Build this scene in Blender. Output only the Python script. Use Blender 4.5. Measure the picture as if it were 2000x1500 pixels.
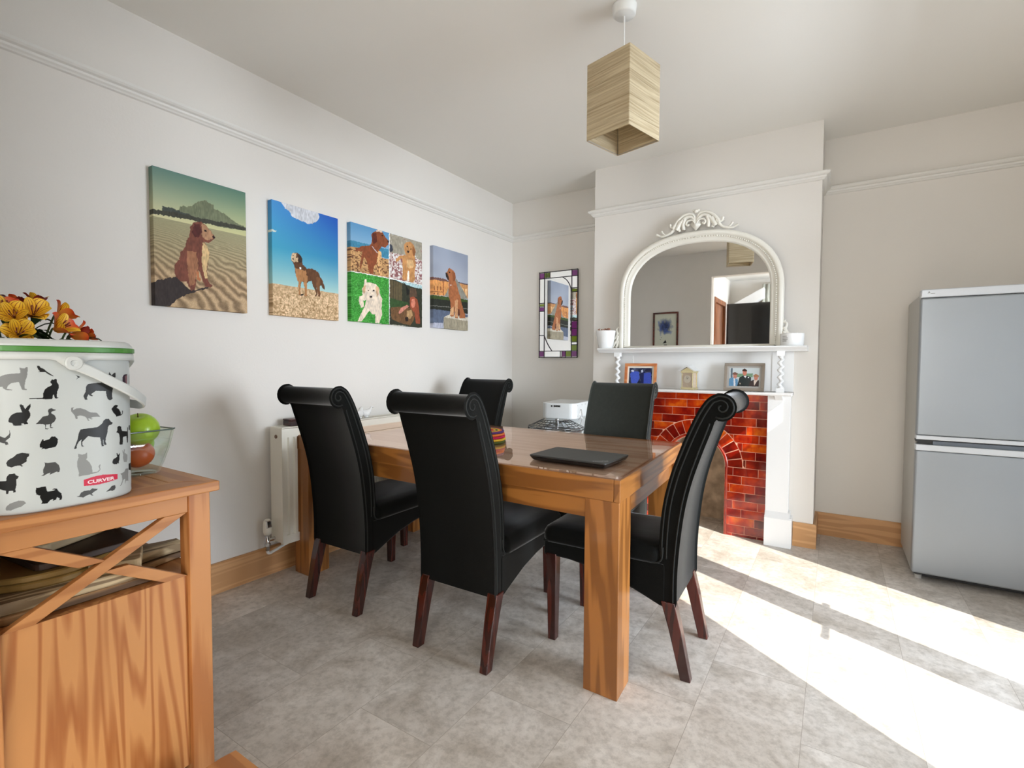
import bpy, bmesh, math, random
import numpy as np
from mathutils import Vector, Matrix
C0 = bpy.context.scene
for o in list(bpy.data.objects): bpy.data.objects.remove(o)
PI = math.pi
# ------------------------------------------------------------------ camera
f_px = 981.638
cam_d = bpy.data.cameras.new('camera'); cam = bpy.data.objects.new('camera', cam_d)
C0.collection.objects.link(cam); C0.camera = cam
cam_d.sensor_width = 36.0; cam_d.lens = f_px * 36.0 / 2000.0; cam_d.clip_start = .02
yaw, pit, rol = -0.5722, -0.0385, 0.0045
fw = Vector((math.sin(yaw)*math.cos(pit), math.cos(yaw)*math.cos(pit), math.sin(pit)))
r_ = fw.cross(Vector((0, 0, 1))).normalized(); u_ = r_.cross(fw)
r2 = r_*math.cos(rol)+u_*math.sin(rol); u2 = -r_*math.sin(rol)+u_*math.cos(rol)
M = Matrix((r2, u2, -fw)).transposed().to_4x4(); M.translation = Vector((2.5311, -3.9283, 1.1254))
cam.matrix_world = M
# ------------------------------------------------------------------ sky, sun, daylight, fill lamps, exposure
w = bpy.data.worlds.new('World'); C0.world = w; w.use_nodes = True
bg = w.node_tree.nodes['Background']; bg.inputs[0].default_value = (.62, .78, 1, 1); bg.inputs[1].default_value = 1.2
sd = bpy.data.lights.new('sun', 'SUN'); sun = bpy.data.objects.new('sun', sd); C0.collection.objects.link(sun)
sd.energy = 8; sd.angle = .006; sd.color = (1, .95, .86)
sun.rotation_euler = Vector((-1, .5, -.88)).to_track_quat('-Z', 'Y').to_euler()
def area(name, loc, dirv, sx, sy, e, col):
    d = bpy.data.lights.new(name, 'AREA'); d.shape = 'RECTANGLE'; d.size = sx; d.size_y = sy; d.energy = e; d.color = col
    o = bpy.data.objects.new(name, d); C0.collection.objects.link(o); o.location = loc
    o.rotation_euler = Vector(dirv).to_track_quat('-Z', 'Y').to_euler(); return o
area('daylight_french_door', (8.0, -2.3, 1.35), (-1, .0, 0), 5.5, 2.6, 1450, (.80, .89, 1))
area('fill_lamp_side', (4.0, -5.3, 1.5), (-1, .0, 0), 1.5, 1.6, 22, (1, .97, .92))  # fill lamp for the room behind the camera, outside an added side window
area('fill_lamp_rear', (2.65, -6.75, 1.5), (0, 1, 0), 1.4, 1.6, 80, (1, .96, .90))  # ambient fill from behind the camera, shining through a made-up rear window
vs = C0.view_settings
C0.display_settings.display_device = 'sRGB'
vs.view_transform = 'Standard'; vs.look = 'None'; vs.gamma = 1; vs.use_curve_mapping = False
vs.exposure = 0.1
# ------------------------------------------------------------------ helpers
def lin(c):
    c = c/255.0
    return c/12.92 if c <= .04045 else ((c+.055)/1.055)**2.4
def rgb(*c): return tuple(lin(x) for x in c)+(1,)
def mat(name, col, rough=.5, metal=0, spec=.5, var=0, vs_=8, bump=0, bs=60, coat=0, emis=None, trans=0, sheen=0):
    m = bpy.data.materials.new(name); m.use_nodes = True; nt = m.node_tree; b = nt.nodes['Principled BSDF']
    b.inputs['Base Color'].default_value = rgb(*col); b.inputs['Roughness'].default_value = rough
    b.inputs['Metallic'].default_value = metal; b.inputs['Specular IOR Level'].default_value = spec
    b.inputs['Coat Weight'].default_value = coat; b.inputs['Coat Roughness'].default_value = .05
    if sheen: b.inputs['Sheen Weight'].default_value = sheen; b.inputs['Sheen Roughness'].default_value = .35
    if trans: b.inputs['Transmission Weight'].default_value = trans
    tc = nt.nodes.new('ShaderNodeTexCoord')
    n = nt.nodes.new('ShaderNodeTexNoise'); n.inputs['Scale'].default_value = vs_; n.inputs['Detail'].default_value = 4
    nt.links.new(tc.outputs['Object'], n.inputs[0])
    mx = nt.nodes.new('ShaderNodeMix'); mx.data_type = 'RGBA'; v = var if var else .02
    a = rgb(*[max(0, x*(1-v)) for x in col]); c = rgb(*[min(255, x*(1+v)) for x in col])
    mx.inputs[6].default_value = a; mx.inputs[7].default_value = c
    nt.links.new(n.outputs[0], mx.inputs[0]); nt.links.new(mx.outputs[2], b.inputs['Base Color'])
    if bump:
        n2 = nt.nodes.new('ShaderNodeTexNoise'); n2.inputs['Scale'].default_value = bs; n2.inputs['Detail'].default_value = 3
        nt.links.new(tc.outputs['Object'], n2.inputs[0])
        bp = nt.nodes.new('ShaderNodeBump'); bp.inputs['Strength'].default_value = bump; bp.inputs['Distance'].default_value = .004
        nt.links.new(n2.outputs[0], bp.inputs['Height']); nt.links.new(bp.outputs[0], b.inputs['Normal'])
    return m
def wood(name, c1, c2, axis='x', scale=7, stretch=.09, rough=.4, coat=0, contrast=(.35, .7), dist=3.2, fine=.25, knots=0):
    """procedural timber with the grain running along the given local axis"""
    m = bpy.data.materials.new(name); m.use_nodes = True; nt = m.node_tree; b = nt.nodes['Principled BSDF']
    N = nt.nodes.new; L = nt.links.new
    tc = N('ShaderNodeTexCoord'); mp = N('ShaderNodeMapping')
    s = [1, 1, 1]; s['xyz'.index(axis)] = stretch; mp.inputs['Scale'].default_value = s
    L(tc.outputs['Object'], mp.inputs[0])
    n1 = N('ShaderNodeTexNoise'); n1.inputs['Scale'].default_value = scale; n1.inputs['Detail'].default_value = 2.5; n1.inputs['Distortion'].default_value = .25
    L(mp.outputs[0], n1.inputs[0])
    mul = N('ShaderNodeMath'); mul.operation = 'MULTIPLY'; mul.inputs[1].default_value = dist*4
    L(n1.outputs[0], mul.inputs[0])
    sn = N('ShaderNodeMath'); sn.operation = 'SINE'; m2 = N('ShaderNodeMath'); m2.operation = 'MULTIPLY'; m2.inputs[1].default_value = PI
    L(mul.outputs[0], m2.inputs[0]); L(m2.outputs[0], sn.inputs[0])
    mr = N('ShaderNodeMapRange'); mr.inputs[1].default_value = -1; mr.inputs[2].default_value = 1
    L(sn.outputs[0], mr.inputs[0])
    n2 = N('ShaderNodeTexNoise'); n2.inputs['Scale'].default_value = scale*14; n2.inputs['Detail'].default_value = 5
    L(mp.outputs[0], n2.inputs[0])
    mixf = N('ShaderNodeMix'); mixf.inputs[0].default_value = fine
    L(mr.outputs[0], mixf.inputs[2]); L(n2.outputs[0], mixf.inputs[3])
    cr = N('ShaderNodeValToRGB'); cr.color_ramp.elements[0].position = contrast[0]; cr.color_ramp.elements[1].position = contrast[1]
    cr.color_ramp.elements[0].color = rgb(*c1); cr.color_ramp.elements[1].color = rgb(*c2)
    L(mixf.outputs[0], cr.inputs[0])
    n3 = N('ShaderNodeTexNoise'); n3.inputs['Scale'].default_value = 3; L(tc.outputs['Object'], n3.inputs[0])
    hs = N('ShaderNodeHueSaturation'); mr3 = N('ShaderNodeMapRange'); mr3.inputs[3].default_value = .82; mr3.inputs[4].default_value = 1.18
    L(n3.outputs[0], mr3.inputs[0]); L(mr3.outputs[0], hs.inputs['Value']); L(cr.outputs[0], hs.inputs['Color'])
    out = hs.outputs[0]
    if knots:
        vo = N('ShaderNodeTexVoronoi'); vo.inputs['Scale'].default_value = knots
        mp2 = N('ShaderNodeMapping'); s2 = [1, 1, 1]; s2['xyz'.index(axis)] = .6; mp2.inputs['Scale'].default_value = s2
        L(tc.outputs['Object'], mp2.inputs[0]); L(mp2.outputs[0], vo.inputs[0])
        k = N('ShaderNodeMapRange'); k.inputs[1].default_value = .05; k.inputs[2].default_value = .13; k.inputs[3].default_value = .75; k.inputs[4].default_value = 0
        L(vo.outputs[0], k.inputs[0])
        mk = N('ShaderNodeMix'); mk.data_type = 'RGBA'; mk.inputs[7].default_value = rgb(*[x*.62 for x in c1])
        L(k.outputs[0], mk.inputs[0]); L(out, mk.inputs[6]); out = mk.outputs[2]
    L(out, b.inputs['Base Color'])
    b.inputs['Roughness'].default_value = rough; b.inputs['Coat Weight'].default_value = coat; b.inputs['Coat Roughness'].default_value = .08
    bp = N('ShaderNodeBump'); bp.inputs['Strength'].default_value = .12; bp.inputs['Distance'].default_value = .002
    L(n2.outputs[0], bp.inputs['Height']); L(bp.outputs[0], b.inputs['Normal'])
    return m
def clear(name, tint=(255, 255, 255), gloss=.5, rough=.02, base=.03, power=3.2):
    """thin clear sheet: lets light straight through, with a fresnel reflection"""
    m = bpy.data.materials.new(name); m.use_nodes = True; nt = m.node_tree; nt.nodes.clear()
    N = nt.nodes.new; L = nt.links.new
    o = N('ShaderNodeOutputMaterial'); t = N('ShaderNodeBsdfTransparent'); t.inputs[0].default_value = rgb(*tint)
    g = N('ShaderNodeBsdfGlossy'); g.inputs['Roughness'].default_value = rough; g.inputs[0].default_value = (1, 1, 1, 1)
    lw = N('ShaderNodeLayerWeight'); lw.inputs[0].default_value = .5
    p = N('ShaderNodeMath'); p.operation = 'POWER'; p.inputs[1].default_value = power
    L(lw.outputs['Facing'], p.inputs[0])
    a = N('ShaderNodeMath'); a.operation = 'MULTIPLY_ADD'; a.inputs[1].default_value = gloss; a.inputs[2].default_value = base
    L(p.outputs[0], a.inputs[0])
    mx = N('ShaderNodeMixShader'); L(a.outputs[0], mx.inputs[0]); L(t.outputs[0], mx.inputs[1]); L(g.outputs[0], mx.inputs[2]); L(mx.outputs[0], o.inputs[0])
    return m, nt, g
def link(o, parent=None):
    C0.collection.objects.link(o)
    if parent: o.parent = parent
    return o
def tag(o, label=None, cat=None, group=None, kind=None):
    if label: o['label'] = label
    if cat: o['category'] = cat
    if group: o['group'] = group
    if kind: o['kind'] = kind
    return o
def thing(name, label, cat, loc=(0, 0, 0), rz=0, group=None):
    o = bpy.data.objects.new(name, None); o.empty_display_size = .05; link(o); o.location = loc; o.rotation_euler = (0, 0, rz)
    return tag(o, label, cat, group)
def obj(name, bm, m, parent=None, smooth=False, bevel=0, seg=2, loc=None, rot=None):
    me = bpy.data.meshes.new(name)
    if isinstance(bm, bmesh.types.BMesh):
        bmesh.ops.recalc_face_normals(bm, faces=bm.faces); bm.to_mesh(me); bm.free()
    else:
        me.from_pydata(bm[0], [], bm[1]); me.update()
    for x in (m if isinstance(m, (list, tuple)) else [m]): me.materials.append(x)
    if smooth: me.polygons.foreach_set('use_smooth', [True]*len(me.polygons))
    o = bpy.data.objects.new(name, me); link(o, parent)
    if loc: o.location = loc
    if rot: o.rotation_euler = rot
    if bevel:
        b = o.modifiers.new('b', 'BEVEL'); b.width = bevel; b.segments = seg; b.limit_method = 'ANGLE'; b.angle_limit = .6
    return o
def struct(name, bm, m, **k): return tag(obj(name, bm, m, **k), kind='structure')
def BM(): return bmesh.new()
def bx(bm, x0, x1, y0, y1, z0, z1, mi=0):
    v = [bm.verts.new(p) for p in ((x0, y0, z0), (x1, y0, z0), (x1, y1, z0), (x0, y1, z0), (x0, y0, z1), (x1, y0, z1), (x1, y1, z1), (x0, y1, z1))]
    for f in ((0, 3, 2, 1), (4, 5, 6, 7), (0, 1, 5, 4), (1, 2, 6, 5), (2, 3, 7, 6), (3, 0, 4, 7)):
        bm.faces.new([v[i] for i in f]).material_index = mi
    return bm
def box(*a): return bx(BM(), *a)
def prism(bm, pts, ax, a, b, mi=0):
    """extrude a 2-D outline along an axis ('x': pts are y,z; 'y': x,z; 'z': x,y)"""
    def P(p, t): return {'x': (t, p[0], p[1]), 'y': (p[0], t, p[1]), 'z': (p[0], p[1], t)}[ax]
    A = [bm.verts.new(P(p, a)) for p in pts]; B = [bm.verts.new(P(p, b)) for p in pts]; n = len(pts)
    bm.faces.new(A).material_index = mi; bm.faces.new(B[::-1]).material_index = mi
    for i in range(n): bm.faces.new((A[i], B[i], B[(i+1) % n], A[(i+1) % n])).material_index = mi
    return bm
def loft(bm, rings, cap=True, closed=True, mi=0):
    R = [[bm.verts.new(p) for p in r] for r in rings]
    for a, b in zip(R[:-1], R[1:]):
        n = len(a)
        for i in range(n if closed else n-1):
            bm.faces.new((a[i], a[(i+1) % n], b[(i+1) % n], b[i])).material_index = mi
    if cap and closed: bm.faces.new(R[0][::-1]).material_index = mi; bm.faces.new(R[-1]).material_index = mi
    return bm
def lathe(bm, prof, cx=0, cy=0, n=32, cap=False, mi=0, z=0):
    return loft(bm, [[(cx+r*math.cos(2*PI*i/n), cy+r*math.sin(2*PI*i/n), z+h) for i in range(n)] for r, h in prof], cap=cap, mi=mi)
def tube(bm, path, rad, n=8, cap=True, flat=1.0, mi=0):
    path = [Vector(p) for p in path]; rings = []; up = None
    for i, p in enumerate(path):
        t = (path[min(i+1, len(path)-1)]-path[max(i-1, 0)]).normalized()
        if up is None: up = Vector((0, 0, 1)) if abs(t.z) < .9 else Vector((1, 0, 0))
        s = t.cross(up)
        if s.length < 1e-6: s = t.orthogonal()
        s.normalize(); up = s.cross(t).normalized()
        r = rad[i] if isinstance(rad, (list, tuple)) else rad
        rings.append([tuple(p+s*r*math.cos(2*PI*k/n)+up*r*flat*math.sin(2*PI*k/n)) for k in range(n)])
    return loft(bm, rings, cap=cap, mi=mi)
def spline(pts, n=8, closed=False):
    P = [Vector(p) for p in pts]; out = []
    m = len(P)
    for i in range(m if closed else m-1):
        a, b, c, d = (P[(i-1) % m] if closed or i > 0 else P[0]), P[i], P[(i+1) % m], (P[(i+2) % m] if closed or i+2 < m else P[-1])
        for k in range(n):
            t = k/n
            out.append(.5*((2*b)+(c-a)*t+(2*a-5*b+4*c-d)*t*t+(3*b-a-3*c+d)*t**3))
    if not closed: out.append(P[-1])
    return out
def sphere(bm, c, r, sz=1, n=16, m_=12, sx=1, sy=1):
    return lathe(bm, [(max(1e-5, r*math.sin(PI*i/m_)), -r*sz*math.cos(PI*i/m_)) for i in range(m_+1)], c[0], c[1], n, z=c[2]) if sx == sy == 1 else \
        loft(bm, [[(c[0]+sx*max(1e-5, r*math.sin(PI*i/m_))*math.cos(2*PI*k/n), c[1]+sy*max(1e-5, r*math.sin(PI*i/m_))*math.sin(2*PI*k/n), c[2]-r*sz*math.cos(PI*i/m_)) for k in range(n)] for i in range(m_+1)], cap=False)
def rrect(x0, x1, y0, y1, r, n=5):
    o = []
    for cx, cy, a in ((x1-r, y1-r, 0), (x0+r, y1-r, 1), (x0+r, y0+r, 2), (x1-r, y0+r, 3)):
        for k in range(n+1):
            t = (a+k/n)*PI/2; o.append((cx+r*math.cos(t), cy+r*math.sin(t)))
    return o
def text(s, size, m, parent, loc, rot, name='lettering', bold=0, ext=.0006):
    cu = bpy.data.curves.new(name, 'FONT'); cu.body = s; cu.size = size; cu.extrude = ext; cu.offset = bold; cu.align_x = 'CENTER'; cu.align_y = 'CENTER'
    o = bpy.data.objects.new(name, cu); C0.collection.objects.link(o)
    dg = bpy.context.evaluated_depsgraph_get(); me = bpy.data.meshes.new_from_object(o.evaluated_get(dg)); bpy.data.objects.remove(o)
    me.materials.clear(); me.materials.append(m); o = bpy.data.objects.new(name, me); link(o, parent); o.location = loc; o.rotation_euler = rot
    return o
def copy_tree(o, parent=None, **kw):
    c = o.copy(); C0.collection.objects.link(c); c.parent = parent
    for ch in [x for x in bpy.data.objects if x.parent == o]: copy_tree(ch, c)
    for k, v in kw.items(): c[k] = v
    return c
# ---- painting of printed pictures: colour per vertex of a fine grid
def vnoise(x, y, seed=0):
    rs = np.random.RandomState(seed); T = rs.rand(64, 64)
    xi = np.floor(x).astype(int); yi = np.floor(y).astype(int); fx = x-xi; fy = y-yi
    fx = fx*fx*(3-2*fx); fy = fy*fy*(3-2*fy)
    g = lambda a, b: T[a % 64, b % 64]
    return (g(xi, yi)*(1-fx)+g(xi+1, yi)*fx)*(1-fy)+(g(xi, yi+1)*(1-fx)+g(xi+1, yi+1)*fx)*fy
def inpoly(X, Y, pts):
    ins = np.zeros(X.shape, bool); n = len(pts)
    for i in range(n):
        x1, y1 = pts[i]; x2, y2 = pts[(i+1) % n]
        if y1 == y2: continue
        c = ((y1 > Y) != (y2 > Y)) & (X < (x2-x1)*(Y-y1)/(y2-y1)+x1)
        ins ^= c
    return ins
def slin(A):
    A = np.clip(A, 0, 255)/255.0
    return np.where(A <= .04045, A/12.92, ((A+.055)/1.055)**2.4)
def print_mat(name, rough=.6, bump=0, coat=0):
    m = bpy.data.materials.new(name); m.use_nodes = True; nt = m.node_tree; b = nt.nodes['Principled BSDF']
    a = nt.nodes.new('ShaderNodeAttribute'); a.attribute_name = 'Col'; nt.links.new(a.outputs['Color'], b.inputs['Base Color'])
    b.inputs['Roughness'].default_value = rough; b.inputs['Specular IOR Level'].default_value = .3; b.inputs['Coat Weight'].default_value = coat
    if bump:
        tc = nt.nodes.new('ShaderNodeTexCoord'); n = nt.nodes.new('ShaderNodeTexNoise'); n.inputs['Scale'].default_value = 900
        bp = nt.nodes.new('ShaderNodeBump'); bp.inputs['Strength'].default_value = bump; bp.inputs['Distance'].default_value = .0005
        nt.links.new(tc.outputs['Object'], n.inputs[0]); nt.links.new(n.outputs[0], bp.inputs['Height']); nt.links.new(bp.outputs[0], b.inputs['Normal'])
    return m
def gridmesh(name, P, col, m, parent):
    """P: (h,w,3) points, col: (h,w,3) sRGB 0-255"""
    h, w_ = P.shape[:2]; me = bpy.data.meshes.new(name)
    idx = np.arange(h*w_).reshape(h, w_)
    F = np.stack([idx[:-1, :-1], idx[:-1, 1:], idx[1:, 1:], idx[1:, :-1]], -1).reshape(-1, 4)
    me.vertices.add(h*w_); me.vertices.foreach_set('co', P.reshape(-1).astype(np.float32))
    me.loops.add(F.size); me.loops.foreach_set('vertex_index', F.reshape(-1).astype(np.int32))
    me.polygons.add(len(F)); me.polygons.foreach_set('loop_start', np.arange(0, F.size, 4, dtype=np.int32)); me.polygons.foreach_set('loop_total', np.full(len(F), 4, np.int32))
    me.polygons.foreach_set('use_smooth', np.ones(len(F), bool))
    me.update(calc_edges=True)
    ca = me.color_attributes.new('Col', 'FLOAT_COLOR', 'POINT')
    cc = np.ones((h*w_, 4), np.float32); cc[:, :3] = slin(col.reshape(-1, 3)); ca.data.foreach_set('color', cc.reshape(-1))
    me.materials.append(m); o = bpy.data.objects.new(name, me); link(o, parent); return o
def paint(U, V, base, layers, fuzz=.006, seed=1, tex=.10):
    col = base.astype(float).copy()
    du = (vnoise(U*60, V*60, seed)-.5)*2*fuzz; dv = (vnoise(U*60+9, V*60+5, seed+1)-.5)*2*fuzz
    n = (vnoise(U*90, V*45, seed+2)-.5)*2*tex+(vnoise(U*22, V*22, seed+3)-.5)*tex
    for c, f in layers:
        pts = [(f[i]/1000, f[i+1]/1000) for i in range(0, len(f), 2)]
        mk = inpoly(U+du, V+dv, pts)
        col[mk] = np.array(c)[None, :]*(1+n[mk])[:, None]
    return col
BUCKET_ART=[[150,[[-845,10947],[-799,10971],[-741,11007],[-675,11024],[-581,11036],[-582,11103],[-586,11151],[-569,11137],[-535,11129],[-519,11157],[-504,11157],[-504,11090],[-513,10967],[-527,10906],[-538,10821],[-543,10729],[-518,10716],[-524,10697],[-568,10705],[-588,10810],[-596,10859],[-634,10854],[-679,10837],[-713,10789],[-727,10729],[-669,10709],[-672,10697],[-734,10705],[-768,10742],[-775,10772],[-804,10766],[-850,10755]]],[30,[[-408,11182],[-381,11182],[-369,11151],[-329,11114],[-289,11050],[-261,11019],[-218,10967],[-233,10968],[-282,11006],[-316,11051],[-343,11057],[-403,11052],[-377,11070],[-393,11102],[-405,11151]]],[12,[[-264,10861],[-241,10905],[-227,10892],[-205,10916],[-186,10903],[-184,10846],[-162,10781],[-163,10730],[-183,10655],[-192,10579],[-189,10534],[-167,10520],[-197,10503],[-219,10517],[-225,10581],[-236,10594],[-241,10531],[-248,10500],[-326,10499],[-360,10508],[-499,10518],[-499,10530],[-353,10533],[-351,10614],[-329,10700],[-294,10749],[-258,10773],[-243,10804],[-261,10830]]],[12,[[-716,10146],[-685,10217],[-633,10257],[-576,10258],[-588,10321],[-600,10407],[-583,10418],[-561,10392],[-547,10330],[-541,10317],[-524,10365],[-485,10424],[-486,10362],[-507,10290],[-492,10226],[-496,10153],[-519,10105],[-530,10069],[-518,10019],[-556,10011],[-568,10036],[-593,10027],[-575,10000],[-606,9991],[-670,9997],[-682,10047],[-715,10067],[-724,10080]]],[78,[[-391,10091],[-359,10151],[-304,10164],[-293,10194],[-302,10258],[-291,10301],[-259,10311],[-238,10290],[-201,10268],[-238,10252],[-260,10235],[-261,10203],[-225,10162],[-208,10096],[-228,10035],[-265,9988],[-273,9926],[-237,9908],[-281,9901],[-286,9985],[-328,9983],[-333,9908],[-295,9891],[-316,9881],[-340,9890],[-339,9972],[-362,10000],[-441,10004],[-415,10044]]],[155,[[-20,10261],[-12,10299],[25,10309],[8,10285],[12,10245],[53,10281],[110,10278],[166,10244],[231,10178],[321,10161],[373,10061],[319,10074],[262,10067],[241,10050],[278,10025],[245,10023],[221,10052],[204,10041],[228,9991],[203,10001],[180,10070],[156,10099],[99,10125],[62,10110],[65,10057],[41,10053],[26,10139],[-13,10215]]],[55,[[494,10989],[506,11043],[541,10974],[579,11028],[600,11028],[599,10931],[585,10821],[565,10726],[550,10644],[539,10535],[547,10444],[510,10413],[476,10444],[460,10527],[452,10623],[385,10627],[319,10638],[253,10569],[277,10534],[268,10521],[228,10544],[220,10571],[195,10493],[206,10452],[169,10455],[150,10536],[180,10626],[190,10745],[215,10790],[297,10807],[388,10816],[455,10834],[490,10894]]],[25,[[48,11005],[72,10978],[120,10944],[88,10926],[59,10887],[84,10939]]],[15,[[526,10219],[564,10284],[593,10306],[633,10290],[622,10257],[607,10238],[643,10206],[675,10132],[680,10075],[705,10093],[706,10163],[722,10154],[717,10084],[686,10053],[640,10045],[599,10037],[590,10073],[552,10134],[539,10177]]],[50,[[410,9975],[444,10008],[487,10002],[513,9941],[544,9908],[526,9870],[485,9856],[471,9810],[461,9688],[438,9583],[433,9502],[449,9437],[419,9429],[403,9480],[404,9589],[399,9494],[410,9410],[377,9410],[370,9527],[358,9611],[280,9631],[198,9664],[165,9616],[122,9556],[121,9477],[146,9453],[108,9453],[102,9560],[115,9610],[82,9576],[48,9503],[42,9425],[6,9418],[32,9518],[58,9619],[76,9748],[102,9824],[242,9838],[324,9839],[375,9893],[400,9930]]],[40,[[594,9685],[615,9730],[611,9801],[643,9823],[682,9796],[687,9731],[704,9693],[818,9666],[830,9750],[852,9760],[842,9404],[812,9403],[797,9555],[715,9557],[706,9389],[669,9383],[642,9403],[654,9513],[640,9642]]],[172,[[57,9310],[110,9280],[151,9286],[180,9313],[179,9200],[166,9163],[206,9101],[238,9000],[248,8863],[310,8861],[344,8907],[329,8979],[350,9021],[358,9013],[349,8947],[357,8904],[327,8850],[227,8828],[61,8820],[57,8835],[66,8892],[44,9029],[42,9135],[64,9223]]],[40,[[523,9027],[538,9085],[586,9115],[601,9132],[589,9212],[612,9193],[617,9163],[650,9205],[640,9123],[642,9066],[625,9000],[630,8964],[599,8986],[599,8958],[550,8967],[527,8998]]],[175,[[691,9265],[728,9200],[730,9271],[751,9259],[742,9182],[814,9123],[816,9022],[792,8956],[724,8974],[706,9063],[710,9147]]],[165,[[648,8726],[727,8745],[757,8808],[837,8801],[829,8501],[792,8526],[759,8522],[736,8444],[745,8583],[704,8567],[672,8464],[638,8440],[686,8559],[676,8676]]],[92,[[21,8394],[62,8402],[84,8463],[130,8491],[205,8484],[239,8515],[313,8483],[296,8458],[254,8429],[229,8396],[253,8355],[228,8362],[204,8396],[153,8377],[111,8349],[87,8366]]],[80,[[422,8385],[475,8438],[511,8495],[558,8494],[567,8443],[552,8392],[514,8376],[492,8390]]],[12,[[-407,9529],[-403,9591],[-374,9687],[-361,9685],[-361,9654],[-299,9675],[-269,9728],[-226,9721],[-193,9659],[-199,9582],[-222,9510],[-259,9497],[-302,9492],[-344,9474],[-357,9495],[-391,9482],[-377,9511]]],[75,[[-878,9788],[-828,9799],[-770,9760],[-720,9829],[-714,9914],[-705,9840],[-711,9768],[-764,9698],[-737,9672],[-734,9629],[-766,9619],[-772,9650],[-831,9678],[-881,9691]]],[36,[[-767,9259],[-744,9318],[-683,9373],[-643,9430],[-591,9447],[-516,9416],[-523,9362],[-543,9340],[-547,9266],[-602,9208],[-587,9180],[-597,9166],[-622,9198],[-673,9188],[-707,9167],[-754,9197]]],[92,[[-359,9205],[-328,9192],[-264,9191],[-232,9188],[-192,9118],[-178,9038],[-187,8975],[-209,8968],[-216,8989],[-261,8967],[-297,8943],[-304,8951],[-297,8981],[-332,8971],[-364,8940],[-401,8936],[-373,8967],[-379,9057],[-353,9153]]],[10,[[-904,8905],[-852,8904],[-775,8905],[-766,8990],[-737,9036],[-676,9043],[-664,9008],[-635,8978],[-646,8937],[-659,8927],[-661,8816],[-676,8720],[-671,8669],[-701,8662],[-703,8699],[-751,8700],[-753,8645],[-781,8642],[-783,8709],[-857,8745],[-909,8752]]],[12,[[-465,8649],[-458,8710],[-425,8708],[-354,8715],[-339,8603],[-268,8597],[-242,8615],[-282,8626],[-259,8646],[-223,8630],[-209,8581],[-172,8519],[-162,8438],[-170,8389],[-201,8378],[-196,8422],[-226,8456],[-238,8408],[-279,8388],[-271,8430],[-307,8415],[-343,8355],[-411,8366],[-397,8403],[-422,8499],[-418,8536],[-460,8572]]],[158,[[-796,8329],[-787,8390],[-743,8446],[-648,8492],[-591,8477],[-569,8424],[-618,8367],[-684,8338],[-732,8309],[-782,8313]]],[[200,45,72],[[128,8731],[267,8770],[393,8778],[601,8733],[599,8621],[477,8596],[348,8579],[248,8580],[126,8598]]],[[52,34,48],[[728,10927],[762,10982],[860,10991],[846,10517],[792,10535],[717,10576]]],[[130,90,95],[[784,10939],[852,10965],[846,10752],[807,10782]]]]
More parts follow.
